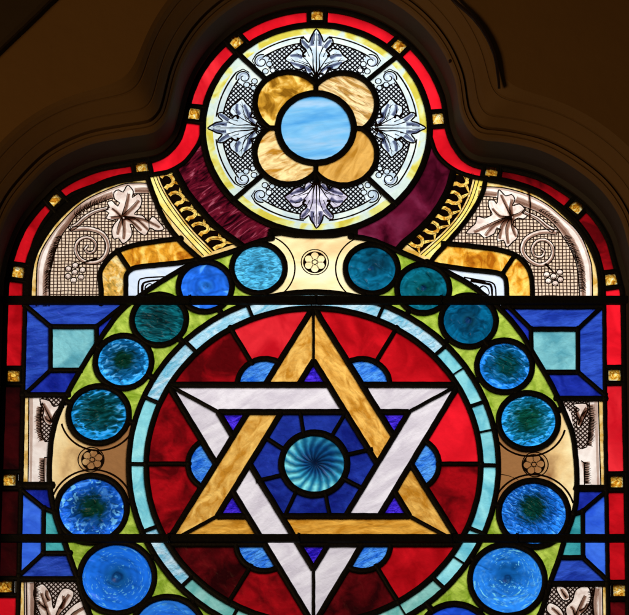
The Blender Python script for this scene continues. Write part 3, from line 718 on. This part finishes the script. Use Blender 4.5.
arcs(pCR, 12, 10.5, 2., 195, 345); arcs(pCR, 13, 9, 2., 15, 165)
brush(pCR, crv(PP(cR((85, 400), (130, 405), (180, 425))), 3), .9, .5)

# white painted corner pieces above the bar
def corner(cc, pane, frame, curl):
    brush(pane, crv(PP(cc(*frame)), 3), 1.6); brush(pane, crv([(p[0], p[1]) for p in PP(cc(*curl[0]))], 2), 3.4, 1.4)
    for c in curl[1:]: brush(pane, crv(PP(cc(*c)), 1.5), 1.8, .8)
corner(cE, (132, 275), [(432, 570), (432, 505), (440, 480), (465, 474), (570, 468)], [[(452, 570), (450, 510), (470, 492), (545, 482)], [(470, 540), (462, 515), (480, 500), (498, 508), (492, 524), (478, 520)], [(500, 500), (520, 492), (512, 484)]])
corner(cG, (500, 285), [(60, 472), (150, 488), (185, 496), (200, 520), (202, 600)], [[(90, 486), (160, 500), (182, 515), (186, 600)], [(130, 520), (145, 510), (165, 520), (172, 545), (158, 552), (150, 540)], [(110, 505), (125, 515), (140, 530)]])

# narrow painted side panels
def narrow(cc, pane, strip_in, strips, furs, hreg, leaves, veins):
    q = lambda a: PP(cc(*a)); px_ = pane[0]
    for s_, m in strips: region(q(s_), m)
    for h in hreg: region(q(h), 'hatchfine')
    for l in leaves: outline(pane, crv(q(l), 2, True), 1.3, 'leafb')
    for l in strip_in: brush(pane, crv(q(l), 4), 1.2)
    for f_, sd in furs: fur(pane, crv(q(f_), 3), 6.0, 1.6, 1.3, .25, sd)
    for f_, sd in furs:
        wash(pane, crv([(p[0]+(1.5 if px_ > 300 else -1.5), p[1]) for p in q(f_)], 3), 8, 'wash', 2)
    if strip_in: wash(pane, crv([(p[0]+(-2.5 if px_ > 300 else 2.5), p[1]) for p in q(strip_in[0])], 4), 3.5, 'wash', 1)
    for v_ in veins: brush(pane, crv(q(v_), 2), 1.8, .4); wash(pane, crv([(p[0]+1, p[1]-1) for p in q(v_)], 2), 6.0, 'wash', 3)
narrow(cL, (27, 420), [[(42, 25), (41, 240), (38, 450)], [(108, 60), (98, 110), (100, 190), (118, 245), (150, 245)], [(115, 450), (116, 320), (150, 318)]],
    [([(0, 20), (42, 20), (38, 450), (-5, 450)], 'goldband')],
    [([(106, 80), (98, 130), (100, 200), (114, 240)], -1), ([(116, 322), (114, 380), (114, 440)], -1)],
    [[(90, 30), (230, 30), (230, 60), (170, 130), (145, 245), (118, 245), (100, 190), (98, 110)]],
    [[(95, 45), (140, 52), (160, 78), (200, 68), (185, 105), (165, 160), (130, 165), (108, 130), (112, 95)]],
    [[(150, 150), (130, 110), (105, 60)], [(150, 150), (165, 110), (190, 78)], [(145, 150), (125, 140), (115, 120)]])
narrow(cR, (603, 430), [[(560, 30), (565, 240), (572, 470)], [(515, 50), (520, 110), (515, 200), (505, 270), (480, 280)], [(478, 335), (492, 345), (494, 470)]],
    [([(562, 30), (610, 30), (615, 470), (572, 470), (565, 240)], 'goldband')],
    [([(515, 70), (522, 130), (518, 200), (508, 265)], 1), ([(492, 340), (496, 400), (497, 445)], 1)],
    [[(370, 40), (512, 40), (520, 110), (515, 200), (505, 270), (460, 285), (430, 110)]],
    [[(440, 70), (500, 65), (510, 95), (495, 130), (470, 180), (455, 165), (462, 130), (445, 110), (470, 95)]],
    [[(465, 165), (480, 120), (500, 80)], [(470, 150), (455, 110), (445, 80)], [(480, 120), (500, 100), (505, 95)]])
narrow(c6, (25, 600), [[(90, 480), (92, 700)], [(98, 480), (101, 700)], [(128, 490), (130, 560), (128, 620), (132, 700)]],
    [([(60, 480), (90, 480), (92, 700), (60, 700)], 'goldband')],
    [([(128, 495), (130, 560), (128, 615), (130, 700)], 1)],
    [[(128, 480), (300, 480), (350, 560), (420, 640), (420, 700), (132, 700), (128, 620), (130, 560)]],
    [[(175, 700), (160, 640), (132, 570), (128, 520), (160, 500), (190, 540), (200, 590), (215, 545), (240, 515), (275, 530), (262, 570), (225, 610), (205, 650), (200, 700)], [(225, 640), (260, 590), (310, 560), (340, 580), (320, 620), (280, 640), (240, 680)]],
    [[(188, 690), (180, 620), (150, 530)], [(190, 680), (215, 600), (255, 535)], [(235, 660), (270, 610), (320, 580)], [(170, 590), (150, 575), (138, 560)], [(180, 560), (170, 540), (172, 520)], [(225, 590), (235, 560), (232, 540)]])
narrow(c8, (604, 600), [[(497, 500), (500, 700)], [(470, 510), (462, 570), (468, 640), (468, 700)]],
    [([(497, 490), (540, 490), (540, 700), (500, 700)], 'goldband')],
    [([(468, 515), (460, 570), (466, 640), (466, 700)], -1)],
    [[(280, 495), (470, 500), (460, 570), (466, 700), (220, 700), (220, 620)]],
    [[(375, 700), (370, 640), (360, 590), (385, 560), (400, 520), (440, 508), (455, 545), (440, 590), (412, 620), (400, 660), (398, 700)], [(350, 560), (325, 520), (335, 505), (365, 520), (375, 555)], [(350, 690), (330, 640), (290, 600), (300, 570), (340, 590), (362, 640), (368, 690)]],
    [[(385, 690), (395, 620), (430, 540)], [(358, 680), (340, 620), (305, 585)], [(395, 620), (385, 590), (375, 580)], [(410, 600), (430, 590), (440, 570)], [(362, 550), (348, 530), (340, 515)]])

# ---------------------------------------------------------------- cut the window into panes
cv, ce, cf, _, oe, _ = delaunay_2d_cdt(SV, SE, [], 0, 1e-4, True)
kind = {}
for e, src in zip(ce, oe):
    if src: kind[tuple(sorted(e))] = 0 if any(SK[i] == 0 for i in src if i < len(SK)) else 1
tri = [tuple(f) for f in cf]
e2t = {}
for i, f in enumerate(tri):
    for k in range(len(f)): e2t.setdefault(tuple(sorted((f[k], f[(k+1) % len(f)]))), []).append(i)
comp = [-1]*len(tri); nc_ = 0
for i in range(len(tri)):
    if comp[i] >= 0: continue
    comp[i] = nc_; stack = [i]
    while stack:
        a = stack.pop(); f = tri[a]
        for k in range(len(f)):
            e = tuple(sorted((f[k], f[(k+1) % len(f)])))
            if kind.get(e) == 0: continue
            for b in e2t[e]:
                if comp[b] < 0: comp[b] = nc_; stack.append(b)
    nc_ += 1
cells = {}
for i, c in enumerate(comp): cells.setdefault(c, []).append(i)
def cen(f): return (sum(cv[k][0] for k in f)/len(f), sum(cv[k][1] for k in f)/len(f))
def ar(f): a, b, c = (cv[k] for k in f[:3]); return abs((b[0]-a[0])*(c[1]-a[1])-(c[0]-a[0])*(b[1]-a[1]))/2
def find(pt):
    for i, f in enumerate(tri):
        if inpoly(pt, [cv[k] for k in f]): return comp[i]
    return None

# seeds: pixel, part name, material, group
SEED = []
def sd(name, mat, grp, *pts, label=None):
    for p in pts: SEED.append((p, name, mat, grp, label))
# border
sd('border_pane', 'red', 'border', (275.6, 22.8), (360, 26.2), (423.8, 79.7), (447, 151)); sd('border_pane', 'redpink', 'border', (210.7, 75))
sd('border_pane', 'red', 'border', (188, 143)); sd('border_pane', 'redmid', 'border', (97, 178), (31, 233), (14.5, 320))
sd('border_pane', 'redember', 'border', (11, 430), (8, 545)); sd('border_pane', 'red', 'border', (3, 612))
sd('border_pane', 'reddark', 'border', (535, 184.5), (600, 242)); sd('border_pane', 'red', 'border', (613, 320)); sd('border_pane', 'redpink', 'border', (616, 430))
sd('border_pane', 'redmid', 'border', (618, 520)); sd('border_pane', 'redblack', 'border', (620, 612))
# medallion
for k_, lb in ((90, None), (180, None), (0, None), (270, 'painted pane with violet shaded leaf')):
    sd('painted_leaf_pane', 'ringglass', 'medallion', QP[k_], label=lb)
sd('medallion_disc', 'disc', 'medallion', (316, 128))
sd('petal_pane', 'petala', 'medallion', (268, 95)); sd('petal_pane', 'petalr', 'medallion', (362, 95)); sd('petal_pane', 'petal', 'medallion', (268, 160)); sd('petal_pane', 'petalb', 'medallion', (363, 160))
sd('maroon_pane', 'maroonrip', None, (200, 190), label='rippled dark maroon pane'); sd('maroon_pane', 'maroon', None, (425, 200), label='smooth plum coloured pane')
# strips and panels
sd('scallop_border_pane', 'goldband', None, (165, 212), (456, 220)); sd('vine_leaf_pane', 'goldband', None, pL, pR)
sd('amber_pane', 'amber', None, (150, 255), (515, 285), (480, 260)); sd('amber_pane', 'amberpale', None, (110, 285))
sd('corner_pane', 'palewhite', None, (132, 285), (503, 290))
# star
for na in range(30, 390, 60):
    for t in (-84, 0, 84):
        n = (cos(radians(na)), sin(radians(na))); q = (C0[0]+K*(70*n[0]-t*n[1]), C0[1]+K*(70*n[1]+t*n[0]))
        gm_ = {30: 'goldr', 150: 'gold', 270: 'goldh'}.get(na)
        SEED.append((('pl', q), 'gold_star_pane' if gm_ else 'white_star_pane', gm_ or 'white', 'star', None))
for a in range(30, 390, 60):
    q = cp(92, a); SEED.append((('pl', q), 'violet_pane', 'purple', 'star', None))
for a in range(0, 360, 60):
    q = cp(110, a); SEED.append((('pl', q), 'light_blue_pane', 'sky', None, None))
for a, m1, m2 in ((0, 'reddark', 'red'), (60, 'redmid', 'redmid'), (120, 'redpink', 'reddark'), (180, 'reddark', 'reddark'), (240, 'redblack', 'reddark'), (300, 'redblack', 'redmid')):
    SEED.append((('pl', cp(142, a-12)), 'red_pane', m1, None, None)); SEED.append((('pl', cp(142, a+12)), 'red_pane', m2, None, None))
for px in ((290, 425), (322, 422), (356, 437), (366, 466), (352, 496), (310, 503), (276, 495), (266, 462)): sd('navy_pane', 'navy', 'star', px)
for a in range(0, 360, 2):
    SEED.append((('pl', cp(176, a)), 'circle_band_pane', None, 'circle_band', None))
# corner frames
sd('blue_frame_pane', 'blue', None, (75, 315), (38, 345), (600-45, 319), (593, 350)); sd('blue_frame_pane', 'bluedark', None, (60, 382), (106, 323), (575, 385), (520, 325))
sd('teal_square_pane', 'teal', None, (72, 350), (556, 350)); sd('teal_square_pane', 'tealdark', None, (51, 530), (576, 530))
sd('blue_frame_pane', 'bluebright', None, (30, 530), (595, 530)); sd('blue_frame_pane', 'bluedark', None, (42, 495), (585, 498)); sd('blue_frame_pane', 'blue', None, (50, 570), (575, 572))
sd('side_leaf_pane', 'tube', None, (27, 420), (603, 430), (604, 600), (27, 600))
# cream and green
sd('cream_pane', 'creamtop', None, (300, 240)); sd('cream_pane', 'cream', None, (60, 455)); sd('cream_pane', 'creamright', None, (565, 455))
gseed = [(211, 256), (175, 290), (178, 345), (118, 325), (236, 295), (152, 352), (93, 378), (133, 392), (128, 537), (72, 548), (150, 600), (75, 545), (395, 257), (446, 281), (446, 345), (500, 325), (437, 322), (395, 295), (540, 385), (493, 405), (550, 548), (496, 533), (466, 592), (100, 620), (230, 293), (230, 262), (183, 308), (146, 345), (390, 292), (431, 317), (473, 350), (488, 340), (80, 600), (530, 605), (535, 620), (110, 545), (124, 540)]
sd('green_pane', 'green', None, *gseed)

owner = {}
def seedpt(p): return p[1] if p[0] == 'pl' else P(*p)
for s_ in SEED:
    c = find(seedpt(s_[0]))
    if c is not None and c not in owner: owner[c] = s_
# cells that roundels and jewels fill
outcell = find(P(120, 60))
skip = {outcell, find(P(560, 60)), find((0, -480))}
for c, r in rcent: skip.add(find(c))
skip.add(find(SC))
for c, a, w_, h in JW: skip.add(find(c))
outer_poly = outer
bandk = 0
BM = {}
for c, fs in cells.items():
    if c in skip: continue
    A_ = sum(ar(tri[i]) for i in fs); big = max(fs, key=lambda i: ar(tri[i])); ctr = cen(tri[big])
    if c not in owner:
        if not inpoly(ctr, outer_poly): skip.add(c); continue
        d0 = hypot(ctr[0]-C0[0], ctr[1]-C0[1])/K
        if A_ > 25 and ctr[1] > -330: print('UNSEEDED', round(A_), 'pl', round(ctr[0]), round(ctr[1]), 'px~', round(314.5+ctr[0]), round(307.5-ctr[1]*.935))
        nm = 'green_pane' if 188 < d0 < 262 else 'dark_blue_pane'
        owner[c] = (None, nm, 'green' if nm == 'green_pane' else 'bluedark', None, None)

for s_ in SEED:
    c = find(seedpt(s_[0]))
    if c in skip: print('SEEDSKIP', s_[:2], c, c == outcell)
GRP = {}
def grp(name, key, label=None):
    V, Fc = CAME[key]
    o = mk(name, V, Fc, ['lead'], None, window, (0, 0, ZT), label=label)
    GRP[key] = o; return o
grp('lead_came', LB); grp('border', 'border', 'outer border of red panes and amber jewels'); grp('medallion', 'medallion', 'round medallion with four amber petals'); grp('star', 'star', 'interlaced gold and white six pointed star'); grp('circle_band', 'circle_band', 'pale aqua circle around the star')

inkby = {}
for pane, v, f, m in INK:
    inkby.setdefault(find(P(pane[0], pane[1])), []).append((v, f, m))
bandmats = {}
TOT = {}
for c, fs in cells.items():
    if c in skip or c not in owner: continue
    _, name, mat, g, lb = owner[c]
    if mat is None:                                       # circle band pane: pick by place
        q = cen(tri[max(fs, key=lambda i: ar(tri[i]))]); a = math.degrees(atan2(q[1]-C0[1], q[0]-C0[0])) % 360
        mat = 'seagreen' if (140 < a < 158 or 225 < a < 262 or 285 < a < 318) else 'aquapale' if (100 < a < 140 or 45 < a < 62 or 200 < a < 225) else 'aqua'
    mats = [mat]; verts = []; faces = []; mi = []
    # boundary of the pane, pulled in slightly
    bd = {}; bn = {}
    for i in fs:
        f = tri[i]
        for k in range(3):
            e = (f[k], f[(k+1) % 3]); se = tuple(sorted(e))
            if kind.get(se) == 0 and not all(comp[b] == c for b in e2t[se]):
                bd[e] = 1; a, b = cv[e[0]], cv[e[1]]; L = hypot(b[0]-a[0], b[1]-a[1]) or 1; s0 = cen(f)
                n = (-(b[1]-a[1])/L, (b[0]-a[0])/L)
                if (s0[0]-a[0])*n[0]+(s0[1]-a[1])*n[1] < 0: n = (-n[0], -n[1])
                for z in e: q = bn.get(z, (0, 0)); bn[z] = (q[0]+n[0], q[1]+n[1])
    vi = {}
    def vid(k):
        if k not in vi:
            x, z = cv[k]
            if k in bn:
                L = hypot(*bn[k]) or 1; x += bn[k][0]/L*.45; z += bn[k][1]/L*.45
            vi[k] = len(verts)//2; verts.append(W(x, z, 0)); verts.append(W(x, z, -1.6))
        return vi[k]*2
    painted = name in ('painted_leaf_pane', 'scallop_border_pane', 'vine_leaf_pane', 'side_leaf_pane', 'cream_pane', 'corner_pane')
    for i in fs:
        f = tri[i]; ids = [vid(k) for k in f]; m = mat
        if painted:
            q = cen(f)
            for poly, pm, only in REG:
                if (only is None or only == name) and inpoly(q, poly): m = pm
        if m not in mats: mats.append(m)
        faces.append(tuple(ids)); mi.append(mats.index(m))
    mats.append('clear'); ck = len(mats)-1
    for i in fs:
        faces.append(tuple(vid(k)+1 for k in reversed(tri[i]))); mi.append(ck)
    for e in bd:
        a, b = vid(e[0]), vid(e[1]); faces.append((a, a+1, b+1, b)); mi.append(ck)
    for v, f, m in inkby.get(c, []):
        b = len(verts); verts += v
        if m not in mats: mats.append(m)
        for q in f: faces.append(tuple(b+k for k in q)); mi.append(mats.index(m))
    q = cen(tri[max(fs, key=lambda i: ar(tri[i]))])
    mk(name, verts, faces, mats, mi, GRP.get(g, window), W(q[0], q[1], 0), label=lb)
    TOT[name] = TOT.get(name, 0)+1
print('PANES', TOT)

# ---------------------------------------------------------------- spun roundels, each in its ring of lead
def disc_mesh(name, c, R, mat, dome=2.2, knob=1.4, flutes=0, parent=window, label=None):
    nr, na = 16, 64; verts, faces = [], []
    for i in range(nr+1):
        r = R*i/nr
        for j in range(na):
            a = 2*pi*j/na; u = i/nr
            h = dome*(1-u*u)+knob*math.exp(-(u/.1)**2)-.5*math.exp(-((u-.2)/.07)**2)+.22*sin(u*26+.4*sin(a*2))*u
            if flutes: h += 1.6*sin(flutes*a+u*5.5)*u*(1-u*.3)
            verts.append(W(c[0]+r*cos(a), c[1]+r*sin(a), h-.8))
    for i in range(nr):
        for j in range(na):
            k = (j+1) % na; faces.append((i*na+j, i*na+k, (i+1)*na+k, (i+1)*na+j))
    mi = [0]*len(faces); nb = len(verts)
    for j in range(na): a = 2*pi*j/na; verts.append(W(c[0]+R*cos(a), c[1]+R*sin(a), -2.2))
    for j in range(na): k = (j+1) % na; faces.append((nr*na+j, nr*na+k, nb+k, nb+j)); mi.append(1)
    faces.append(tuple(nb+j for j in range(na))); mi.append(1)
    return mk(name, verts, faces, [mat, 'clear'], mi, parent, W(c[0], c[1], 0), smooth=True, label=label)
for i, (x, y, r, rim, mid, core, cr, opt) in enumerate(RD):
    c, R = rcent[i]
    m = roundel_mat('roundel_glass_%02d' % i, R, rim, mid, core, cr, **opt)
    o = disc_mesh('roundel', c, R+1.8, m)
    CAME.pop('tmp', None); ribbon3('tmp', circ(c, R+3.0, 60), 5.8, True); V, Fc = CAME['tmp']
    mk('came_ring', V, Fc, ['lead'], None, o, W(c[0], c[1], 0))
def swirl():
    s = N('swirl_glass'); v = s.vm('SCALE', s.coord(False), sc_=1/(29.6*K)); x = s.n('ShaderNodeSeparateXYZ', {0: v}).outputs
    r = s.vm('LENGTH', v); a = s.math('ARCTAN2', x[2], x[0])
    ph = s.math('ADD', s.math('MULTIPLY', a, 17.), s.math('MULTIPLY', r, 8.)); ph = s.math('ADD', ph, s.math('MULTIPLY', s.noise(v, 2.6, 2), 4.))
    wv = s.math('MULTIPLY_ADD', s.math('SINE', ph), .5, .5)
    wv = s.math('MULTIPLY', wv, s.math('MULTIPLY_ADD', s.noise(v, 2.2, 3), 1.1, .35))
    x0 = s.math('ADD', x[0], s.math('MULTIPLY', x[2], .9))          # the upper right of the disc is darker
    t = s.math('ADD', r, s.math('MULTIPLY', x0, -.26))
    base = s.ramp(t, [(.08, lin((8, 30, 64))), (.42, lin((18, 84, 140))), (.8, lin((60, 168, 204))), (1., lin((126, 220, 228)))])
    dk = s.ramp(t, [(.08, lin((6, 22, 50))), (.45, lin((8, 48, 96))), (1., lin((22, 112, 150)))])
    return s.finish(s.mix(wv, dk, base), wv, .5, 4.)
disc_mesh('swirl_disc', SC, 31.2*K, swirl(), 2.4, .4, 0, GRP['star'], 'round blue disc with spiral flutes')
# amber jewels: faceted domed squares
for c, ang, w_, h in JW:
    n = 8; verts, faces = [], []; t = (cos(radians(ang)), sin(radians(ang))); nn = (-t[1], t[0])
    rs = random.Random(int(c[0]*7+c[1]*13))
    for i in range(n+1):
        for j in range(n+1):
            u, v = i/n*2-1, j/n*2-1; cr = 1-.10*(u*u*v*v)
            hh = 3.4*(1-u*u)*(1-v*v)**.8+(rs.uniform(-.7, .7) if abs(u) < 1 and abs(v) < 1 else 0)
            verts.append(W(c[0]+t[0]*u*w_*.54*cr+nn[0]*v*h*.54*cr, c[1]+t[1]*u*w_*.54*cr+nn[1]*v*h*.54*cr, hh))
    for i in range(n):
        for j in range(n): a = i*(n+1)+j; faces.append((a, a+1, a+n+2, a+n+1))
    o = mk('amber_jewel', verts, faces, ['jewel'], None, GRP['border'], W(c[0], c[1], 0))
    # lead lip round the jewel
    CAME.pop('tmp', None)
    qq = [(c[0]+t[0]*a*7.2+nn[0]*b*7.2, c[1]+t[1]*a*7.2+nn[1]*b*7.2) for a, b in ((-.8, -1), (.8, -1), (1, -.8), (1, .8), (.8, 1), (-.8, 1), (-1, .8), (-1, -.8))]
    ribbon3('tmp', qq, 2.6, True, wob=.15); V, Fc = CAME['tmp']
    V0, F0 = list(V), list(Fc); me = o.data
    bm = bmesh.new(); bm.from_mesh(me); me.materials.append(M['lead']); L0 = W(c[0], c[1], 0)
    nv = [bm.verts.new((v[0]-L0[0], v[1]-L0[1], v[2]-L0[2])) for v in V0]
    for f in F0:
        try: q = bm.faces.new([nv[k] for k in f]); q.material_index = 1
        except ValueError: pass
    bm.to_mesh(me); bm.free()

# ---------------------------------------------------------------- saddle bars with twisted ties
def bar(py, hpx, x0, x1):
    a, b = P(x0, py, 5), P(x1, py, 5); prof = [(-.5, 2.6), (-.5, 6.2), (-.38, 7.2), (.38, 7.2), (.5, 6.2), (.5, 2.6)]
    CAME.pop('tmp', None); ribbon3('tmp', [a, b], hpx/.93, False, prof, 1., .12); V, Fc = CAME['tmp']
    o = mk('saddle_bar', V, Fc, ['iron'], None, window, W(0, a[1], 5)); return o, a[1]
for py, hpx, xs in ((300.2, 8.0, (190, 316, 441)), (538.2, 7.6, (169, 299, 452, 517))):
    o, z = bar(py, hpx, -14, 646)
    for x in xs:
        CAME.pop('tmp', None); px = P(x, py)[0]
        for k in (-1.1, 1.1):
            ribbon3('tmp', [(px+k+random.uniform(-.4, .4), z-4.7), (px-k*.4, z-3), (px+k*.8, z), (px-k*.3, z+3), (px+k, z+4.8)], 1.1, False, [(-.5, 5), (-.5, 7.6), (0, 8.6), (.5, 7.6), (.5, 5)], 1., .1)
        V, Fc = CAME['tmp']; mk('tie_wire', V, Fc, ['lead'], None, o, W(px, z, 7))

# ---------------------------------------------------------------- wall, moulded arch round the window
wall_m = solid('brown_plaster', (.12, .062, .017), .85, 0, .35, .05, (.09, .045, .012), .2, .02)
M['plaster'] = wall_m
M['mould'] = solid('moulding_paint', (.105, .054, .014), .7, 0, .3, .05, (.07, .036, .009), .2, .02)
M['frame'] = solid('rebate_shade', (.014, .010, .008), .7, 0, .2, .1)  # near-black colour stands for the shade in the rebate
O_ = outer
NR = 720; ORI = P(314, 300)
Osm = O_+[O_[0]]
import numpy as np
_A = np.array(Osm[:-1]); _D = np.array(Osm[1:])-_A; _L = np.maximum((_D**2).sum(1), 1e-9)
def dist(p):
    q = np.array(p)-_A; t = np.clip((q*_D).sum(1)/_L, 0, 1)
    return math.sqrt(((q-_D*t[:, None])**2).sum(1).min())
def hitr(ang):
    ux, uy = cos(ang), sin(ang); best = 0
    for i in range(len(Osm)-1):
        ax, ay = Osm[i][0]-ORI[0], Osm[i][1]-ORI[1]; bx, by = Osm[i+1][0]-ORI[0], Osm[i+1][1]-ORI[1]
        den = ux*(by-ay)-uy*(bx-ax)
        if abs(den) < 1e-9: continue
        t = (ax*(by-ay)-ay*(bx-ax))/den; s_ = (ax*uy-ay*ux)/den
        if -1e-6 <= s_ <= 1+1e-6 and t > best: best = t
    return best
ANG = [2*pi*i/NR for i in range(NR)]
R0 = [hitr(a) for a in ANG]
LEV = [3, 8, 11, 15, 19.5, 27, 36, 43, 50]
RL = {0: R0}
for a_ in LEV:
    rr = []
    for i, an in enumerate(ANG):
        hi_ = R0[i]+a_*3.2+30; lo_ = R0[i]; st_ = 3.0
        r = hi_
        while r > lo_ and dist((ORI[0]+cos(an)*r, ORI[1]+sin(an)*r)) > a_: r -= st_
        l, h = r, r+st_
        for _k in range(7):
            m_ = (l+h)/2
            if dist((ORI[0]+cos(an)*m_, ORI[1]+sin(an)*m_)) > a_: h = m_
            else: l = m_
        rr.append((l+h)/2)
    if a_ > 18:                                            # the plasterer's run rounds the inner corners off
        sg = (a_-16)*.22; kk = np.exp(-.5*(np.arange(-30, 31)/sg)**2); kk /= kk.sum(); x_ = np.array(rr)
        rr = list(np.convolve(np.concatenate([x_[-30:], x_, x_[:30]]), kk, 'valid'))
    RL[a_] = rr
LV = [0]+LEV
def ringpts(a_, d):
    for i in range(len(LV)-1):
        if LV[i] <= a_ <= LV[i+1]: break
    t = (a_-LV[i])/(LV[i+1]-LV[i]); A1, B1 = RL[LV[i]], RL[LV[i+1]]
    return [W(ORI[0]+cos(an)*(A1[k]+(B1[k]-A1[k])*t), ORI[1]+sin(an)*(A1[k]+(B1[k]-A1[k])*t), d) for k, an in enumerate(ANG)]
def loft(name, prof, mat, parent, label=None, extra=None, smooth=False):
    verts, faces = [], []
    for a_, d in prof: verts += ringpts(a_, d)
    if extra: verts += extra
    m = len(verts)//NR
    for l in range(m-1):
        for i in range(NR): j = (i+1) % NR; faces.append((l*NR+i, l*NR+j, (l+1)*NR+j, (l+1)*NR+i))
    return mk(name, verts, faces, [mat], None, parent, (0, 0, ZT), smooth, label)
wall = None
def rect(d, bx=1100, by=900):
    out = []
    for an in ANG:
        c, s_ = cos(an), sin(an); t = min(bx/abs(c) if abs(c) > 1e-9 else 1e9, by/abs(s_) if abs(s_) > 1e-9 else 1e9)
        out.append(W(ORI[0]+c*t, ORI[1]+s_*t, d))
    return out
wall = loft('plaster_wall', [(50, 84)], 'plaster', None, None, rect(84))
wall['kind'] = 'thing'; wall['label'] = 'dim brown plaster wall with moulded trefoil arch around the stained glass'; wall['category'] = 'wall'
# back and edge of the wall
b0 = loft('wall_back', [(2.9, -3), (2.9, -16)], 'plaster', wall, None, rect(-16))
loft('window_rebate', [(2.2, -3.2), (2.2, 6), (6.5, 9), (7.5, 22), (9.0, 30), (11, 41)], 'frame', wall, 'rebate around the glass, coloured dark for its shade')
loft('arch_moulding', [(10.9, 40.6), (12, 43.6), (13, 45.5), (15.0, 47.5), (15.5, 46.3), (15.9, 46.3), (16.4, 48.6), (18.4, 51), (18.9, 45), (20.3, 45), (20.9, 53.5), (24, 57.5), (28, 62), (28.5, 61.4), (28.9, 61.6), (29.5, 63.4), (33, 67.5), (37, 71.5), (40.6, 75.3), (41.1, 74.6), (41.6, 75), (42.1, 76.6), (46, 81), (50, 84)], 'mould', wall)

# small marks on the wall: a dark line on the right shoulder, a nail hole, a slab added for the shade in the corner
def PD(px, py, d): return P(px, py, d)
CAME.pop('tmp', None)
ribbon3('tmp', crv([PD(x, y, 84) for x, y in ((446, -6), (458, 6.5), (470, 17), (481, 30), (489, 44), (494.5, 58), (497.5, 74), (499, 90))], 4), 2.6, False, [(-.5, 80), (-.45, 84.6), (.45, 84.6), (.5, 80)], 1/1.0, .2)
V, Fc = CAME['tmp']; mk('wall_dark_line', V, Fc, ['ink'], None, wall)
PRF = [(7.5, 22), (9.0, 30), (11, 41), (13, 45.5), (18.6, 51), (24, 57.5), (28, 61.5), (33, 67.5), (37, 71), (46, 81), (50, 84)]
def surf(px, py):
    for k in range(200, 900):
        d = k/10; a = dist(PD(px, py, d)); a = min(50, max(7.5, a))
        sd_ = next(p[1]+(q[1]-p[1])*(a-p[0])/(q[0]-p[0]) for p, q in zip(PRF, PRF[1:]) if p[0] <= a <= q[0])
        if d >= sd_: return d
    return 84
d_ = surf(450.4, 61); h = PD(450.4, 61, d_); nv_ = 12
V = [W(h[0]+1.9*r*cos(2*pi*a/nv_), h[1]+1.6*r*sin(2*pi*a/nv_), d_+z) for r, z in ((1, -3), (1, 1.0), (.6, 1.7)) for a in range(nv_)]
mk('nail_head', V, [(l*nv_+a, l*nv_+(a+1) % nv_, (l+1)*nv_+(a+1) % nv_, (l+1)*nv_+a) for l in (0, 1) for a in range(nv_)]+[tuple(range(2*nv_, 3*nv_))], ['ink'], None, wall)
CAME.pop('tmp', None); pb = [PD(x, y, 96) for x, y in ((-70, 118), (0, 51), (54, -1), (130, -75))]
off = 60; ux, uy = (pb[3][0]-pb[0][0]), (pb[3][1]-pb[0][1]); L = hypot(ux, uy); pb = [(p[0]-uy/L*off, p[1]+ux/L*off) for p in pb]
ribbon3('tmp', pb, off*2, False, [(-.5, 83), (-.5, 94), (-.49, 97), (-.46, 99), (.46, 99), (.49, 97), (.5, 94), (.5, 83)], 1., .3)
V, Fc = CAME['tmp']; M['shade'] = solid('shade_brown', (.03, .018, .007), .8, 0, .3, .05, (.02, .012, .005), .15)  # dark colour of the added slab stands for shade over this corner
mk('corner_shade', V, Fc, ['shade'], None, wall, label='dark slab standing in for shade across the top left corner')
